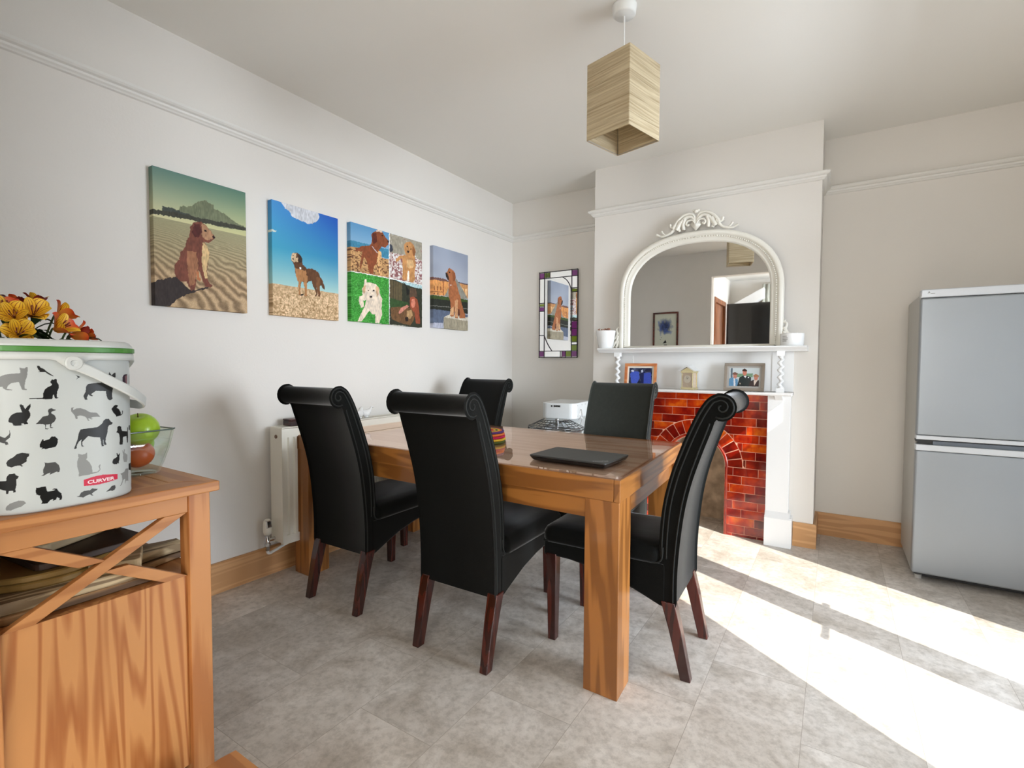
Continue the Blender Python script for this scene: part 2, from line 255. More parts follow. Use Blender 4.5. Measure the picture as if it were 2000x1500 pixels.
CANVAS_ART={"c1":[[[112,118,92],[-32,653,88,669,88,688,89,727,213,729,223,716,250,724,261,754,294,765,321,760,376,774,410,796,438,816,478,833,548,852,561,836,620,832,623,805,689,796,762,775,823,751,899,727,964,722,1014,708,1014,686,784,672,497,675,212,671,88,669]],[[70,76,70],[-31,679,89,696,89,727,213,729,223,716,255,729,266,715,374,710,373,678,-32,653]],[[66,66,56],[-31,683,88,695,212,702,374,706,544,705,735,711,964,713,1030,710,1030,683,662,674,373,671,-32,655]],[[58,50,48],[-17,167,210,226,348,135,404,140,579,196,596,185,415,132,337,110,227,61,140,-4,-22,-9]],[[118,70,56],[363,572,361,611,384,643,429,670,480,677,531,662,560,638,595,614,636,583,617,569,599,548,557,522,517,525,505,519,539,499,567,453,566,411,542,363,534,300,539,250,550,214,579,200,596,189,566,174,508,181,486,221,464,268,448,299,419,288,412,238,411,181,404,140,348,135,333,182,306,196,252,199,205,226,193,272,202,320,245,357,258,414,313,461,325,518,348,541]],[[212,180,130],[493,517,539,499,567,445,560,402,536,358,528,299,539,242,515,240,488,311,478,376,486,451]],[[172,130,98],[486,667,531,658,560,634,612,599,599,561,540,540,494,558,484,606]],[[84,42,38],[406,643,462,656,484,598,448,544,404,553,382,583]],[[160,110,80],[323,438,423,435,443,339,394,188,349,167,335,247,321,358]],[[40,24,24],[606,589,638,583,621,568,602,574]],[[40,24,24],[515,617,539,621,538,607,515,604]],[[190,120,80],[419,288,442,290,452,250,469,219,423,219]]],"c2":[[[205,206,210],[125,1002,299,1015,468,1009,681,1006,698,967,671,930,600,890,531,871,451,879,359,888,283,895,259,930,197,950]],[[205,215,205],[-6,747,70,740,35,723,-6,721]],[[96,62,38],[266,526,276,558,299,575,325,583,376,578,408,562,429,537,423,505,438,483,490,457,544,462,626,458,681,435,701,397,735,375,762,329,775,289,746,287,712,317,691,331,687,290,702,243,694,210,673,209,661,256,634,303,628,318,647,272,653,232,631,207,617,206,629,238,606,277,573,322,561,353,527,346,497,324,491,268,488,202,458,196,457,258,446,312,420,333,407,316,398,262,393,199,358,193,363,251,362,321,331,364,313,409,314,455,290,483,265,503]],[[176,124,78],[314,447,385,439,476,432,501,379,493,323,489,205,462,200,455,266,433,334,400,324,393,207,362,197,362,321,331,364]],[[58,44,36],[376,574,408,562,429,537,412,496,380,500,362,537]],[[205,176,140],[266,526,271,561,305,579,344,574,324,556,362,545,361,506,309,493,272,500]],[[25,20,18],[275,526,298,530,300,516,282,511]],[[25,20,18],[330,547,352,550,351,538,330,535]],[[25,20,18],[283,550,296,551,296,544,283,542]],[[240,240,235],[385,454,408,457,413,443,390,439]],[[30,25,22],[394,211,436,216,442,201,403,194]],[[120,80,50],[638,391,701,397,694,219,666,217,635,311]]],"c3":[[[66,132,160],[-22,815,223,818,501,819,501,722,222,714,-23,709]],[[192,148,98],[-23,753,126,758,262,783,394,712,500,714,499,508,-26,502]],[[134,72,42],[264,937,304,973,355,999,407,991,449,944,491,913,486,872,448,829,395,827,374,803,353,760,374,725,389,680,391,514,361,514,342,609,321,638,291,602,275,518,230,519,211,589,192,648,163,674,138,609,123,546,109,551,119,628,140,730,50,714,59,738,135,782,233,808,258,836,268,892,254,928]],[[226,176,118],[353,776,390,775,394,681,390,512,361,514,347,610,327,646]],[[226,200,180],[323,989,361,1003,407,995,402,982,355,984,325,972]],[[90,40,28],[274,947,324,958,334,874,293,835,268,861]],[[200,190,190],[258,809,273,808,343,755,333,747]],[[30,18,16],[475,910,493,909,491,890,475,894]],[[30,18,16],[396,957,415,959,413,948,396,946]],[[160,152,134],[503,1003,1004,1001,1003,797,879,793,736,786,501,794]],[[196,176,168],[501,794,736,803,1003,797,1002,500,499,504]],[[60,64,74],[504,883,534,881,556,837,545,810,506,787]],[[190,136,84],[714,915,749,955,820,973,868,944,898,882,879,827,885,794,903,729,878,639,890,555,853,508,794,513,800,628,771,632,758,517,691,521,695,655,690,762,599,697,594,729,645,779,713,799,748,805,725,851]],[[214,172,120],[760,757,855,772,866,689,806,663,759,673]],[[236,224,206],[773,633,797,632,791,517,758,516]],[[150,96,56],[856,938,898,882,885,829,855,815,843,872]],[[46,30,26],[766,865,796,868,798,847,781,836,767,842]],[[30,20,16],[757,915,778,917,778,902,757,900]],[[30,20,16],[813,896,834,897,834,883,813,882]],[[64,148,56],[-26,500,499,504,497,1,-32,-7]],[[226,208,186],[135,335,155,383,170,450,190,448,194,414,239,422,309,417,360,383,365,320,401,268,390,172,394,92,357,4,300,5,306,94,261,91,226,127,176,62,117,1,75,1,128,97,167,169,188,233,149,221,158,161,119,146,91,209,101,255,140,282]],[[204,166,128],[150,374,184,390,174,316,159,291,138,320]],[[204,166,128],[309,401,360,383,349,319,328,277,314,331]],[[56,46,44],[231,283,265,287,262,269,247,261,233,266]],[[40,30,28],[204,342,224,344,224,332,204,330]],[[40,30,28],[274,348,294,350,294,337,274,335]],[[50,52,38],[501,504,1002,500,1000,-4,497,1]],[[96,84,58],[501,496,688,479,687,279,499,294]],[[52,78,40],[499,294,780,270,792,169,498,180]],[[176,204,206],[576,504,700,501,853,498,1002,496,1002,456,878,458,758,471]],[[24,22,20],[694,498,735,485,793,407,787,364,757,353,746,453]],[[96,74,56],[805,443,902,445,926,353,793,331]],[[112,80,50],[518,190,641,208,816,214,888,159,864,80,815,13,685,23,528,60]],[[150,76,50],[805,332,865,351,926,318,950,216,969,42,900,39,876,167,804,221]],[[216,132,106],[831,313,877,326,895,281,876,227,840,216,822,257]],[[206,136,116],[629,141,663,193,757,243,792,229,709,172,640,125]],[[176,140,96],[756,175,828,189,852,131,803,85,756,107]],[[36,26,22],[732,97,779,105,779,58,738,51]],[[236,236,230],[-26,508,499,511,1002,507,1002,498,499,502,-26,500]],[[236,236,230],[498,1026,507,1028,502,-7,493,-7]]],"c4":[[[216,150,88],[-53,611,278,621,421,604,422,418,297,409,-51,395]],[[112,78,70],[-53,612,278,622,421,604,421,592,278,591,-53,582]],[[150,84,52],[253,588,278,589,279,411,254,409]],[[150,96,60],[-52,445,253,458,254,446,-52,434]],[[120,70,46],[5,427,37,428,37,406,5,405]],[[120,70,46],[103,431,131,432,131,410,103,409]],[[150,90,50],[4,507,36,509,37,459,4,456]],[[150,90,50],[94,511,127,512,127,462,94,462]],[[150,90,50],[177,515,211,515,211,467,177,466]],[[196,140,88],[689,617,1016,618,1016,421,937,439,783,558]],[[84,72,80],[689,622,1016,622,1016,606,708,608]],[[230,190,140],[812,553,869,553,869,510,812,509]],[[230,190,140],[908,553,967,553,967,461,918,466]],[[142,138,126],[633,662,783,574,992,427,783,401,297,409,421,513]],[[62,80,36],[-51,395,454,405,1016,413,1016,337,-50,284]],[[40,42,34],[-51,351,454,363,1016,377,1016,224,-50,221]],[[120,118,112],[-50,268,1016,296,1016,288,-50,261]],[[92,102,122],[-50,225,472,227,1016,216,1016,176,472,182,281,135,273,64,-49,57]],[[176,178,192],[-49,59,281,65,282,-6,-48,-9]],[[206,198,180],[278,139,455,190,1016,178,1016,127]],[[158,148,126],[277,140,1016,128,1016,-16,278,-6]],[[164,100,62],[338,672,347,703,382,733,434,773,488,767,560,755,615,722,624,669,615,637,652,586,708,505,765,431,803,355,850,279,918,211,918,164,746,152,727,194,690,208,687,153,598,146,589,226,580,302,571,164,455,162,481,235,472,334,427,407,409,466,426,543,426,604,382,623,356,643]],[[44,34,30],[335,698,382,706,399,674,426,657,431,608,382,627,340,657]],[[134,78,46],[524,736,606,729,624,669,606,621,551,616,533,676]],[[206,160,116],[463,257,562,293,567,186,463,181]],[[196,146,104],[598,373,686,394,687,169,598,157]],[[30,20,18],[426,728,461,728,456,712,426,712]],[[240,240,235],[462,562,510,572,515,565,467,553]],[[90,50,34],[694,270,737,265,746,195,709,170,694,208]]],"f1":[[[70,92,190],[45,625,154,797,429,754,471,327,358,-8,120,-8]],[[200,205,225],[63,797,118,883,211,840,190,711]],[[30,36,80],[472,539,550,754,699,797,685,-8,536,-8]],[[60,80,176],[646,668,945,711,1000,-8,655,-8]],[[34,34,60],[666,840,808,1013,964,926,973,754,731,754]],[[190,196,220],[514,840,586,905,612,732,539,689]]],"f2":[[[120,150,120],[240,677,785,710,790,498,245,500]],[[96,110,120],[35,982,104,981,111,429,54,430]],[[100,146,180],[-14,394,132,482,295,358,318,0,0,0]],[[226,226,228],[145,429,202,429,227,0,170,0]],[[196,130,112],[126,660,263,659,258,464,203,401,144,465]],[[120,84,70],[101,713,191,766,296,695,264,624,127,624]],[[44,50,50],[348,482,471,570,607,569,733,498,746,0,284,0]],[[204,128,108],[440,854,588,853,582,640,516,562,457,641]],[[70,44,36],[427,890,505,968,587,889,589,818,441,818]],[[240,240,240],[620,516,665,516,667,456,621,456]],[[225,225,225],[482,563,585,562,547,446]],[[60,44,42],[705,287,816,357,992,339,1000,0,668,0]],[[226,206,190],[822,322,928,392,956,357,846,42]],[[200,128,106],[823,551,958,561,955,392,885,322,838,399]],[[170,120,84],[799,604,887,681,986,603,971,462,947,550,824,515]],[[220,200,180],[357,182,391,182,383,77]]]}
# ================================================================== materials
M_WALL = mat('wall_paint', (226, 221, 213), .75, var=.015, vs_=1.5, bump=.12, bs=90, spec=.2)
M_CEIL = mat('ceiling_paint', (240, 237, 230), .85, var=.01, vs_=1.2, spec=.1)
M_GLOSSW = mat('white_gloss_paint', (238, 238, 236), .3, var=.01, vs_=6)
M_RAIL = mat('rail_paint', (228, 225, 218), .45, var=.015, vs_=6)
M_OAK = wood('oak_skirting', (192, 142, 92), (210, 160, 110), 'x', 12, .05, .4)
M_OAKY = wood('oak_skirting_y', (192, 142, 92), (208, 158, 108), 'y', 12, .05, .4)
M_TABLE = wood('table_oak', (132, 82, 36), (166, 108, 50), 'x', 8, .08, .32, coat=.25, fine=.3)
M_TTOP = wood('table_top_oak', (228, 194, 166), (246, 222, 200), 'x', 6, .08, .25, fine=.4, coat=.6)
M_TABLEY = wood('table_oak_y', (134, 84, 38), (168, 110, 54), 'y', 8, .08, .32, coat=.25, fine=.3)
M_TABLEZ = wood('table_oak_z', (136, 84, 36), (170, 110, 52), 'z', 8, .08, .32, coat=.25, fine=.3)
M_PINEZ = wood('waxed_pine_z', (160, 96, 46), (192, 134, 78), 'z', 7.5, .06, .42, dist=9, contrast=(.12, .6), fine=.3, knots=1.2)
M_PINEP = wood('waxed_pine_post', (166, 104, 54), (190, 130, 76), 'z', 9, .05, .42, fine=.4)
M_PINEY = wood('waxed_pine_y', (162, 104, 54), (184, 126, 72), 'y', 9, .05, .42, dist=3, fine=.3)
M_PINEX = wood('waxed_pine_x', (162, 104, 54), (184, 126, 72), 'x', 9, .05, .42, dist=3, fine=.3)
M_MAHOG = wood('mahogany', (46, 14, 8), (74, 26, 16), 'z', 14, .08, .25, coat=.4)
M_FABRIC = mat('black_fabric', (8, 9, 7), .8, var=.1, vs_=30, bump=.2, bs=420, spec=.12, sheen=.42)
M_FABRIC2 = mat('charcoal_fabric', (40, 42, 37), .8, var=.12, vs_=60, bump=.25, bs=420, spec=.2, sheen=.3)  # paler variant of the black chair fabric, used on one chair only
M_PIPE = mat('black_piping', (30, 32, 30), .6, spec=.3)
M_RADI = mat('radiator_enamel', (236, 232, 218), .35)
M_WIRE = mat('dull_wire', (120, 120, 120), .25, .9)
M_CHROME = mat('chrome', (210, 210, 210), .12, 1)
M_STEEL = mat('brushed_steel', (190, 190, 190), .28, 1)
M_PIPEW = mat('white_plastic', (232, 232, 228), .4)
M_BLACKP = mat('black_plastic', (18, 18, 19), .4)
M_DARKWOOD = wood('dark_box_wood', (40, 16, 14), (66, 28, 24), 'y', 8, .1, .4)
M_CERAM = mat('white_ceramic', (238, 238, 236), .15, coat=.4)
M_MIRROR = mat('mirror_silver', (250, 251, 250), .015, 1)
M_GOLD = mat('brass', (236, 222, 176), .25, .6)
M_FRIDGE = mat('silver_fridge', (150, 155, 159), .38, .45, var=.03, vs_=2.2)
M_FRSIDE = mat('fridge_side', (186, 184, 178), .45)
M_FRTRIM = mat('fridge_trim', (206, 210, 214), .35, .2)
M_PAPER = None
def floor_mat():
    m = bpy.data.materials.new('stone_effect_vinyl'); m.use_nodes = True; nt = m.node_tree; b = nt.nodes['Principled BSDF']; N = nt.nodes.new; L = nt.links.new
    tc = N('ShaderNodeTexCoord'); sp = N('ShaderNodeSeparateXYZ'); cb = N('ShaderNodeCombineXYZ')
    L(tc.outputs['Object'], sp.inputs[0]); L(sp.outputs[1], cb.inputs[0]); L(sp.outputs[0], cb.inputs[1])
    br = N('ShaderNodeTexBrick'); br.inputs['Scale'].default_value = 1; br.inputs['Brick Width'].default_value = .61; br.inputs['Row Height'].default_value = .305
    br.inputs['Mortar Size'].default_value = .0009; br.inputs['Color1'].default_value = (0, 0, 0, 1); br.inputs['Color2'].default_value = (1, 1, 1, 1); br.inputs['Mortar'].default_value = (.5, .5, .5, 1)
    mp = N('ShaderNodeMapping'); mp.inputs['Location'].default_value = (.10, -.03, 0); L(cb.outputs[0], mp.inputs[0]); L(mp.outputs[0], br.inputs[0])
    # mottled limestone
    wv = N('ShaderNodeVectorMath'); wv.operation = 'MULTIPLY_ADD'; wv.inputs[1].default_value = (3.1, 3.1, 3.1)
    L(br.outputs['Color'], wv.inputs[0]); L(tc.outputs['Object'], wv.inputs[2])
    n1 = N('ShaderNodeTexNoise'); n1.inputs['Scale'].default_value = 5; n1.inputs['Detail'].default_value = 9; n1.inputs['Roughness'].default_value = .68; n1.inputs['Distortion'].default_value = .6
    L(wv.outputs[0], n1.inputs[0])
    cr = N('ShaderNodeValToRGB'); e = cr.color_ramp.elements; e[0].position = .3; e[0].color = rgb(178, 168, 155); e[1].position = .72; e[1].color = rgb(232, 226, 218)
    x = e.new(.5); x.color = rgb(208, 200, 190)
    L(n1.outputs[0], cr.inputs[0])
    n2 = N('ShaderNodeTexNoise'); n2.inputs['Scale'].default_value = 38; n2.inputs['Detail'].default_value = 6; n2.inputs['Roughness'].default_value = .7; L(wv.outputs[0], n2.inputs[0])
    c2 = N('ShaderNodeValToRGB'); c2.color_ramp.elements[0].position = .34; c2.color_ramp.elements[0].color = (.55, .53, .5, 1); c2.color_ramp.elements[1].position = .56; c2.color_ramp.elements[1].color = (1, 1, 1, 1)
    L(n2.outputs[0], c2.inputs[0])
    mx = N('ShaderNodeMix'); mx.data_type = 'RGBA'; mx.blend_type = 'MULTIPLY'; mx.inputs[0].default_value = .55; L(cr.outputs[0], mx.inputs[6]); L(c2.outputs[0], mx.inputs[7])
    hs = N('ShaderNodeHueSaturation'); mr = N('ShaderNodeMapRange'); mr.inputs[3].default_value = .93; mr.inputs[4].default_value = 1.09
    L(br.outputs['Color'], mr.inputs[0]); L(mr.outputs[0], hs.inputs['Value']); L(mx.outputs[2], hs.inputs['Color'])
    m3 = N('ShaderNodeMix'); m3.data_type = 'RGBA'; m3.inputs[7].default_value = rgb(168, 158, 146); L(br.outputs['Fac'], m3.inputs[0]); L(hs.outputs[0], m3.inputs[6])
    L(m3.outputs[2], b.inputs['Base Color']); b.inputs['Roughness'].default_value = .42; b.inputs['Specular IOR Level'].default_value = .4
    bp = N('ShaderNodeBump'); bp.inputs['Strength'].default_value = .15; bp.inputs['Distance'].default_value = .002; L(n2.outputs[0], bp.inputs['Height']); L(bp.outputs[0], b.inputs['Normal'])
    return m
M_FLOOR = floor_mat()
# ================================================================== the room
H = 2.6; XR = 3.6; YN = -3.75; YN2 = -3.87; YF = -6.4
struct('floor', box(-.1, XR+.1, YF-.1, .1, -.1, 0), M_FLOOR)
struct('ceiling', box(-.1, XR+.1, YF-.1, .1, H, H+.1), M_CEIL)
struct('wall_left', box(-.12, 0, YF-.1, .1, 0, H), M_WALL)
struct('wall_back', box(0, XR, 0, .12, 0, H), M_WALL)
# right wall with the french door opening (two glazed leaves and toplight)
DY0, DY1, DZ1 = -2.83, -1.17, 1.80
TZ0, TZ1, DYT = 1.96, 2.21, -1.09
bm = BM()
bx(bm, XR, XR+.14, DYT, .1, 0, H); bx(bm, XR, XR+.14, DY1, DYT, 0, TZ0); bx(bm, XR, XR+.14, DY1, DYT, TZ1, H); bx(bm, XR, XR+.14, -4.5, DY0, 0, H)
bx(bm, XR, XR+.14, DY0, DY1, TZ1, H); bx(bm, XR, XR+.14, DY0, DY1, DZ1, TZ0)
bx(bm, XR, XR+.14, -6.1, -4.5, 0, .7); bx(bm, XR, XR+.14, -6.1, -4.5, 2.3, H); bx(bm, XR, XR+.14, YF-.1, -6.1, 0, H)
struct('wall_right', bm, M_WALL)
bm = BM(); bx(bm, 0, 1.95, YF-.12, YF, 0, H); bx(bm, 3.35, XR, YF-.12, YF, 0, H); bx(bm, 1.95, 3.35, YF-.12, YF, 0, .7); bx(bm, 1.95, 3.35, YF-.12, YF, 2.3, H)
struct('wall_far', bm, M_WALL)
bm = BM(); bx(bm, 0, 1.15, YN2, YN, 0, H); bx(bm, 1.15, XR, YN2, YN, 2.275, H); bx(bm, 3.3, XR, YN2, YN, 0, 2.275)
struct('wall_near', bm, M_WALL)
# french doors and windows
M_PANE, _, _ = clear('window_glass', gloss=.25, base=.02)
M_UPVC = mat('door_frame_white', (236, 236, 234), .35)
def leaf(n, y0, y1, hy):
    bm = BM(); x0, x1 = XR+.03, XR+.09
    s0 = .10 if hy > 0 else .02; s1 = .02 if hy > 0 else .10
    s0, s1 = (.02, .0925) if hy > 0 else (.0925, .025)
    bx(bm, x0, x1, y0, y0+s0, .0, DZ1); bx(bm, x0, x1, y1-s1, y1, .0, DZ1)
    bx(bm, x0, x1, y0+s0, y1-s1, 0, .02); bx(bm, x0, x1, y0+s0, y1-s1, DZ1-.02, DZ1)
    d = struct('door_%d' % n, bm, M_UPVC)
    obj('pane', box(XR+.055, XR+.06, y0+s0, y1-s1, .02, DZ1-.02), M_PANE, d)
    bmh = BM(); yy = y0+.05 if hy < 0 else y1-.05
    tube(bmh, [(x0, yy, .93), (x0-.05, yy, .93), (x0-.055, yy+(-.13 if hy > 0 else .13), .93)], .011)
    obj('door_handle', bmh, M_CHROME, d)
leaf(1, DY0, -1.8632, 1); leaf(2, -1.8618, DY1, -1)
fr = struct('window_1', box(XR+.03, XR+.08, DY0, DY0+.01, TZ0, TZ1), M_UPVC)
obj('pane', box(XR+.055, XR+.06, DY0+.01, DYT, TZ0, TZ1), M_PANE, fr)
bm = BM(); x0 = XR+.03
for a in ((-6.1, -6.04, .7, 2.3), (-4.56, -4.5, .7, 2.3), (-6.04, -4.56, .7, .76), (-6.04, -4.56, 2.24, 2.3)): bx(bm, x0, x0+.05, *a)
w2 = struct('added_window_2', bm, M_UPVC); obj('pane', box(XR+.05, XR+.055, -6.05, -4.55, .75, 2.25), M_PANE, w2)  # unseen side window, added to let the side fill in
bm = BM()
for a in ((1.95, 2.01, .7, 2.3), (3.29, 3.35, .7, 2.3), (2.01, 3.29, .7, .76), (2.01, 3.29, 2.24, 2.3)): bx(bm, a[0], a[1], YF-.08, YF-.03, a[2], a[3])
w3 = struct('added_window_3', bm, M_UPVC); obj('pane', box(2.0, 3.3, YF-.06, YF-.055, .75, 2.25), M_PANE, w3)  # window added for the rear fill, kept out of the mirror's view
# curtain tied back at the french door (its slanting edge shapes the patch of sun)
bm = BM(); top = []; n = 40
for z, ye in ((.02, -2.60), (.7, -2.47), (1.36, -2.27), (1.9, -2.2), (2.2, -2.15)):
    top.append([(3.50+.025*math.sin(i*1.5), -2.95+(ye+2.95)*i/n, z) for i in range(n+1)])
loft(bm, top, closed=False)
cur = obj('curtain', bm, mat('curtain_linen', (214, 206, 190), .9), smooth=True)
tag(cur, 'pale linen curtain drawn back beside the french door', 'curtain')
s = cur.modifiers.new('s', 'SOLIDIFY'); s.thickness = .004
rod = obj('curtain_rod', tube(BM(), [(3.5, -3.1, 2.22), (3.5, -1.0, 2.22)], .012), M_STEEL); tag(rod, 'thin steel curtain rod above the french door', 'curtain rod')
# chimney breast
BL, BR, BY = .963, 2.435, -.3395
bm = BM(); bx(bm, BL, 1.50, BY, 0, 0, H); bx(bm, 1.97, BR, BY, 0, 0, H); bx(bm, 1.50, 1.97, BY, 0, .78, H); bx(bm, 1.50, 1.97, -.02, 0, 0, .78)
struct('wall_chimney', bm, M_WALL)
# picture rails: moulded section swept along each wall
def moulding(name, p0, p1, nrm, prof, m, ext0=0, ext1=0):
    p0 = Vector(p0); p1 = Vector(p1); d = (p1-p0).normalized(); nv = Vector(nrm)
    bm = BM(); R = []
    for p, e, s in ((p0, ext0, -1), (p1, ext1, 1)):
        R.append([bm.verts.new(p+nv*a+Vector((0, 0, b))+d*s*e*a) for a, b in prof])
    n = len(prof)
    for i in range(n): bm.faces.new((R[0][i], R[1][i], R[1][(i+1) % n], R[0][(i+1) % n]))
    bm.faces.new(R[0]); bm.faces.new(R[1][::-1]); return struct(name, bm, m)
PR = [(0, 2.296), (.022, 2.296), (.026, 2.290), (.040, 2.287), (.0405, 2.277), (.034, 2.270), (.022, 2.266), (.021, 2.257), (.014, 2.252), (.010, 2.246), (0, 2.243)]
moulding('trim_1', (0, YN, 0), (0, 0, 0), (1, 0, 0), PR, M_RAIL, 0, -1)
moulding('trim_2', (0, 0, 0), (BL, 0, 0), (0, -1, 0), PR, M_RAIL, -1, -1)
moulding('trim_3', (BL, BY, 0), (BR, BY, 0), (0, -1, 0), PR, M_RAIL, 1, 1)
moulding('trim_4', (BL, 0, 0), (BL, BY, 0), (-1, 0, 0), PR, M_RAIL, -1, 1)
moulding('trim_5', (BR, 0, 0), (BR, BY, 0), (1, 0, 0), PR, M_RAIL, -1, 1)
moulding('trim_6', (BR, 0, 0), (XR, 0, 0), (0, -1, 0), PR, M_RAIL, -1, 0)
SK = [(0, 0), (.0187, 0), (.0187, .142), (.013, .1487), (0, .1487)]
moulding('baseboard_left', (0, YN, 0), (0, 0, 0), (1, 0, 0), SK, M_OAKY, 0, -1)
moulding('baseboard_back_left', (0, 0, 0), (BL, 0, 0), (0, -1, 0), SK, M_OAK, -1, -1)
moulding('baseboard_back_right', (BR, 0, 0), (XR, 0, 0), (0, -1, 0), SK, M_OAK, -1, 0)
moulding('baseboard_chimney_side', (BR, 0, 0), (BR, BY, 0), (1, 0, 0), SK, M_OAKY, -1, 1)
moulding('baseboard_chimney_right', (2.327, BY, 0), (BR, BY, 0), (0, -1, 0), SK, M_OAK, 0, 1)
moulding('baseboard_chimney_left', (BL, BY, 0), (1.143, BY, 0), (0, -1, 0), SK, M_OAK, 1, 0)
moulding('baseboard_right', (XR, -1.1, 0), (XR, 0, 0), (-1, 0, 0), SK, M_OAKY, 0, -1)
# ================================================================== fireplace
FC = 1.735; TY = -.372   # centre, tile face
def tile_mat():
    m = bpy.data.materials.new('glazed_brick_tiles'); m.use_nodes = True; nt = m.node_tree; b = nt.nodes['Principled BSDF']; N = nt.nodes.new; L = nt.links.new
    tc = N('ShaderNodeTexCoord'); a = N('ShaderNodeAttribute'); a.attribute_name = 'tile'
    n = N('ShaderNodeTexNoise'); n.inputs['Scale'].default_value = 11; n.inputs['Detail'].default_value = 4; n.inputs['Roughness'].default_value = .55
    ad = N('ShaderNodeVectorMath'); ad.operation = 'ADD'; L(tc.outputs['Object'], ad.inputs[0])
    sc = N('ShaderNodeVectorMath'); sc.operation = 'SCALE'; sc.inputs['Scale'].default_value = 20; L(a.outputs['Color'], sc.inputs[0]); L(sc.outputs[0], ad.inputs[1]); L(ad.outputs[0], n.inputs[0])
    mx = N('ShaderNodeMath'); mx.operation = 'MULTIPLY_ADD'; mx.inputs[1].default_value = .36; L(a.outputs['Fac'], mx.inputs[0])
    m3 = N('ShaderNodeMath'); m3.operation = 'MULTIPLY'; m3.inputs[1].default_value = .95; L(n.outputs[0], m3.inputs[0]); L(m3.outputs[0], mx.inputs[2])
    cr = N('ShaderNodeValToRGB'); e = cr.color_ramp.elements; e[0].position = .40; e[0].color = rgb(84, 10, 7); e[1].position = 1.0; e[1].color = rgb(224, 110, 24)
    x = e.new(.62); x.color = rgb(130, 20, 9); x = e.new(.82); x.color = rgb(180, 52, 13)
    L(mx.outputs[0], cr.inputs[0]); L(cr.outputs[0], b.inputs['Base Color'])
    b.inputs['Roughness'].default_value = .12; b.inputs['Coat Weight'].default_value = .8; b.inputs['Coat Roughness'].default_value = .04
    n2 = N('ShaderNodeTexNoise'); n2.inputs['Scale'].default_value = 30; L(tc.outputs['Object'], n2.inputs[0])
    bp = N('ShaderNodeBump'); bp.inputs['Strength'].default_value = .12; bp.inputs['Distance'].default_value = .004; L(n2.outputs[0], bp.inputs['Height']); L(bp.outputs[0], b.inputs['Normal'])
    return m
M_TILE = tile_mat(); M_GROUT = mat('pink_grout', (236, 176, 146), .7)
def clip_out(pts, cx, cz, R):
    """part of a convex outline outside a circle (sampled)"""
    out = []; n = len(pts)
    for i in range(n):
        a, b = pts[i], pts[(i+1) % n]
        for k in range(12):
            t = k/12; p = (a[0]+(b[0]-a[0])*t, a[1]+(b[1]-a[1])*t)
            d = math.hypot(p[0]-cx, p[1]-cz)
            if d < R and p[1] > cz-1e-6:
                p = (cx+(p[0]-cx)/max(d, 1e-4)*R, cz+(p[1]-cz)/max(d, 1e-4)*R)
            out.append(p)
    return out
ins = thing('tiled_fireplace_insert', 'glossy orange-red glazed brick tile insert with an arched opening', 'fireplace tiles', (0, 0, 0))
random.seed(5)
RI, RO, CZ = .19, .300, .948-.0547*9
X0, X1, ZT = 1.297, 2.176, .948
bm = BM()
# grout bed: outline with arch cut out, extruded
def arch(R, n=24): return [(FC+R*math.cos(PI*i/n), CZ+R*math.sin(PI*i/n)) for i in range(n+1)]
A = arch(RI)
outer = [(X1, 0), (X1, ZT), (X0, ZT), (X0, 0)]
strip = []
# split into left/right/top pieces for clean faces
bx(bm, FC+RI, X1, TY+.003, BY, 0, CZ); bx(bm, X0, FC-RI, TY+.003, BY, 0, CZ)
for i in range(24):
    a, b = A[i], A[i+1]
    prism(bm, [a, (a[0], ZT), (b[0], ZT), b], 'y', TY+.003, BY)
bx(bm, FC+RI, X1, TY+.003, BY, CZ, ZT); bx(bm, X0, FC-RI, TY+.003, BY, CZ, ZT)
obj('grout_bed', bm, M_GROUT, ins)
bm = BM(); lay = []
def addtile(pts):
    p2 = pts
    v = [bm.verts.new((p[0], TY, p[1])) for p in p2]; w_ = [bm.verts.new((p[0], TY+.006, p[1])) for p in p2]
    try: fs = [bm.faces.new(v)]
    except ValueError: return
    for i in range(len(v)): fs.append(bm.faces.new((v[i], v[(i+1) % len(v)], w_[(i+1) % len(v)], w_[i])))
    r = random.random(); lay.append((fs, r))
g = .0017; RH = .0547; TW = .151
rows = int(ZT/RH)+1
for j in range(rows):
    z1 = ZT-j*RH; z0 = max(z1-RH, 0)
    if z1 <= .004: continue
    off = (0, TW*.5, TW*.15, TW*.62)[j % 4]
    x = X0-off
    while x < X1:
        a, b = max(x+g, X0), min(x+TW-g, X1); x += TW
        if b-a < .012: continue
        zc = (z0+z1)/2
        if z1 <= CZ+.001:   # beside the opening
            for a2, b2 in ((a, min(b, FC-RI-g)), (max(a, FC+RI+g), b)):
                if b2-a2 > .01: addtile([(a2, z0+g), (b2, z0+g), (b2, z1-g), (a2, z1-g)])
            continue
        xs_ = [a+(b-a)*k/12 for k in range(13)]; Rr = RO+2*g
        def low(x_): return max(z0+g, CZ+math.sqrt(Rr*Rr-(x_-FC)**2)) if abs(x_-FC) < Rr else z0+g
        run = []
        for x_ in xs_+[None]:
            if x_ is not None and low(x_) < z1-g-.003: run.append(x_)
            else:
                if len(run) > 1: addtile([(q_, low(q_)) for q_ in run]+[(run[-1], z1-g), (run[0], z1-g)])
                run = []
nv = 15
for i in range(nv):
    a0 = PI*i/nv+.010; a1 = PI*(i+1)/nv-.010
    pts = [(FC+r*math.cos(t), CZ+r*math.sin(t)) for r, ts in ((RI+.022, (a0, (a0+a1)/2, a1)), (RO-g, (a1, (a0+a1)/2, a0))) for t in ts]
    addtile(pts)
cl = bm.loops.layers.float_color.new('tile')
for fs, r in lay:
    for f in fs:
        for l in f.loops: l[cl] = (r, r, r, 1)
obj('glazed_tiles', bm, M_TILE, ins)
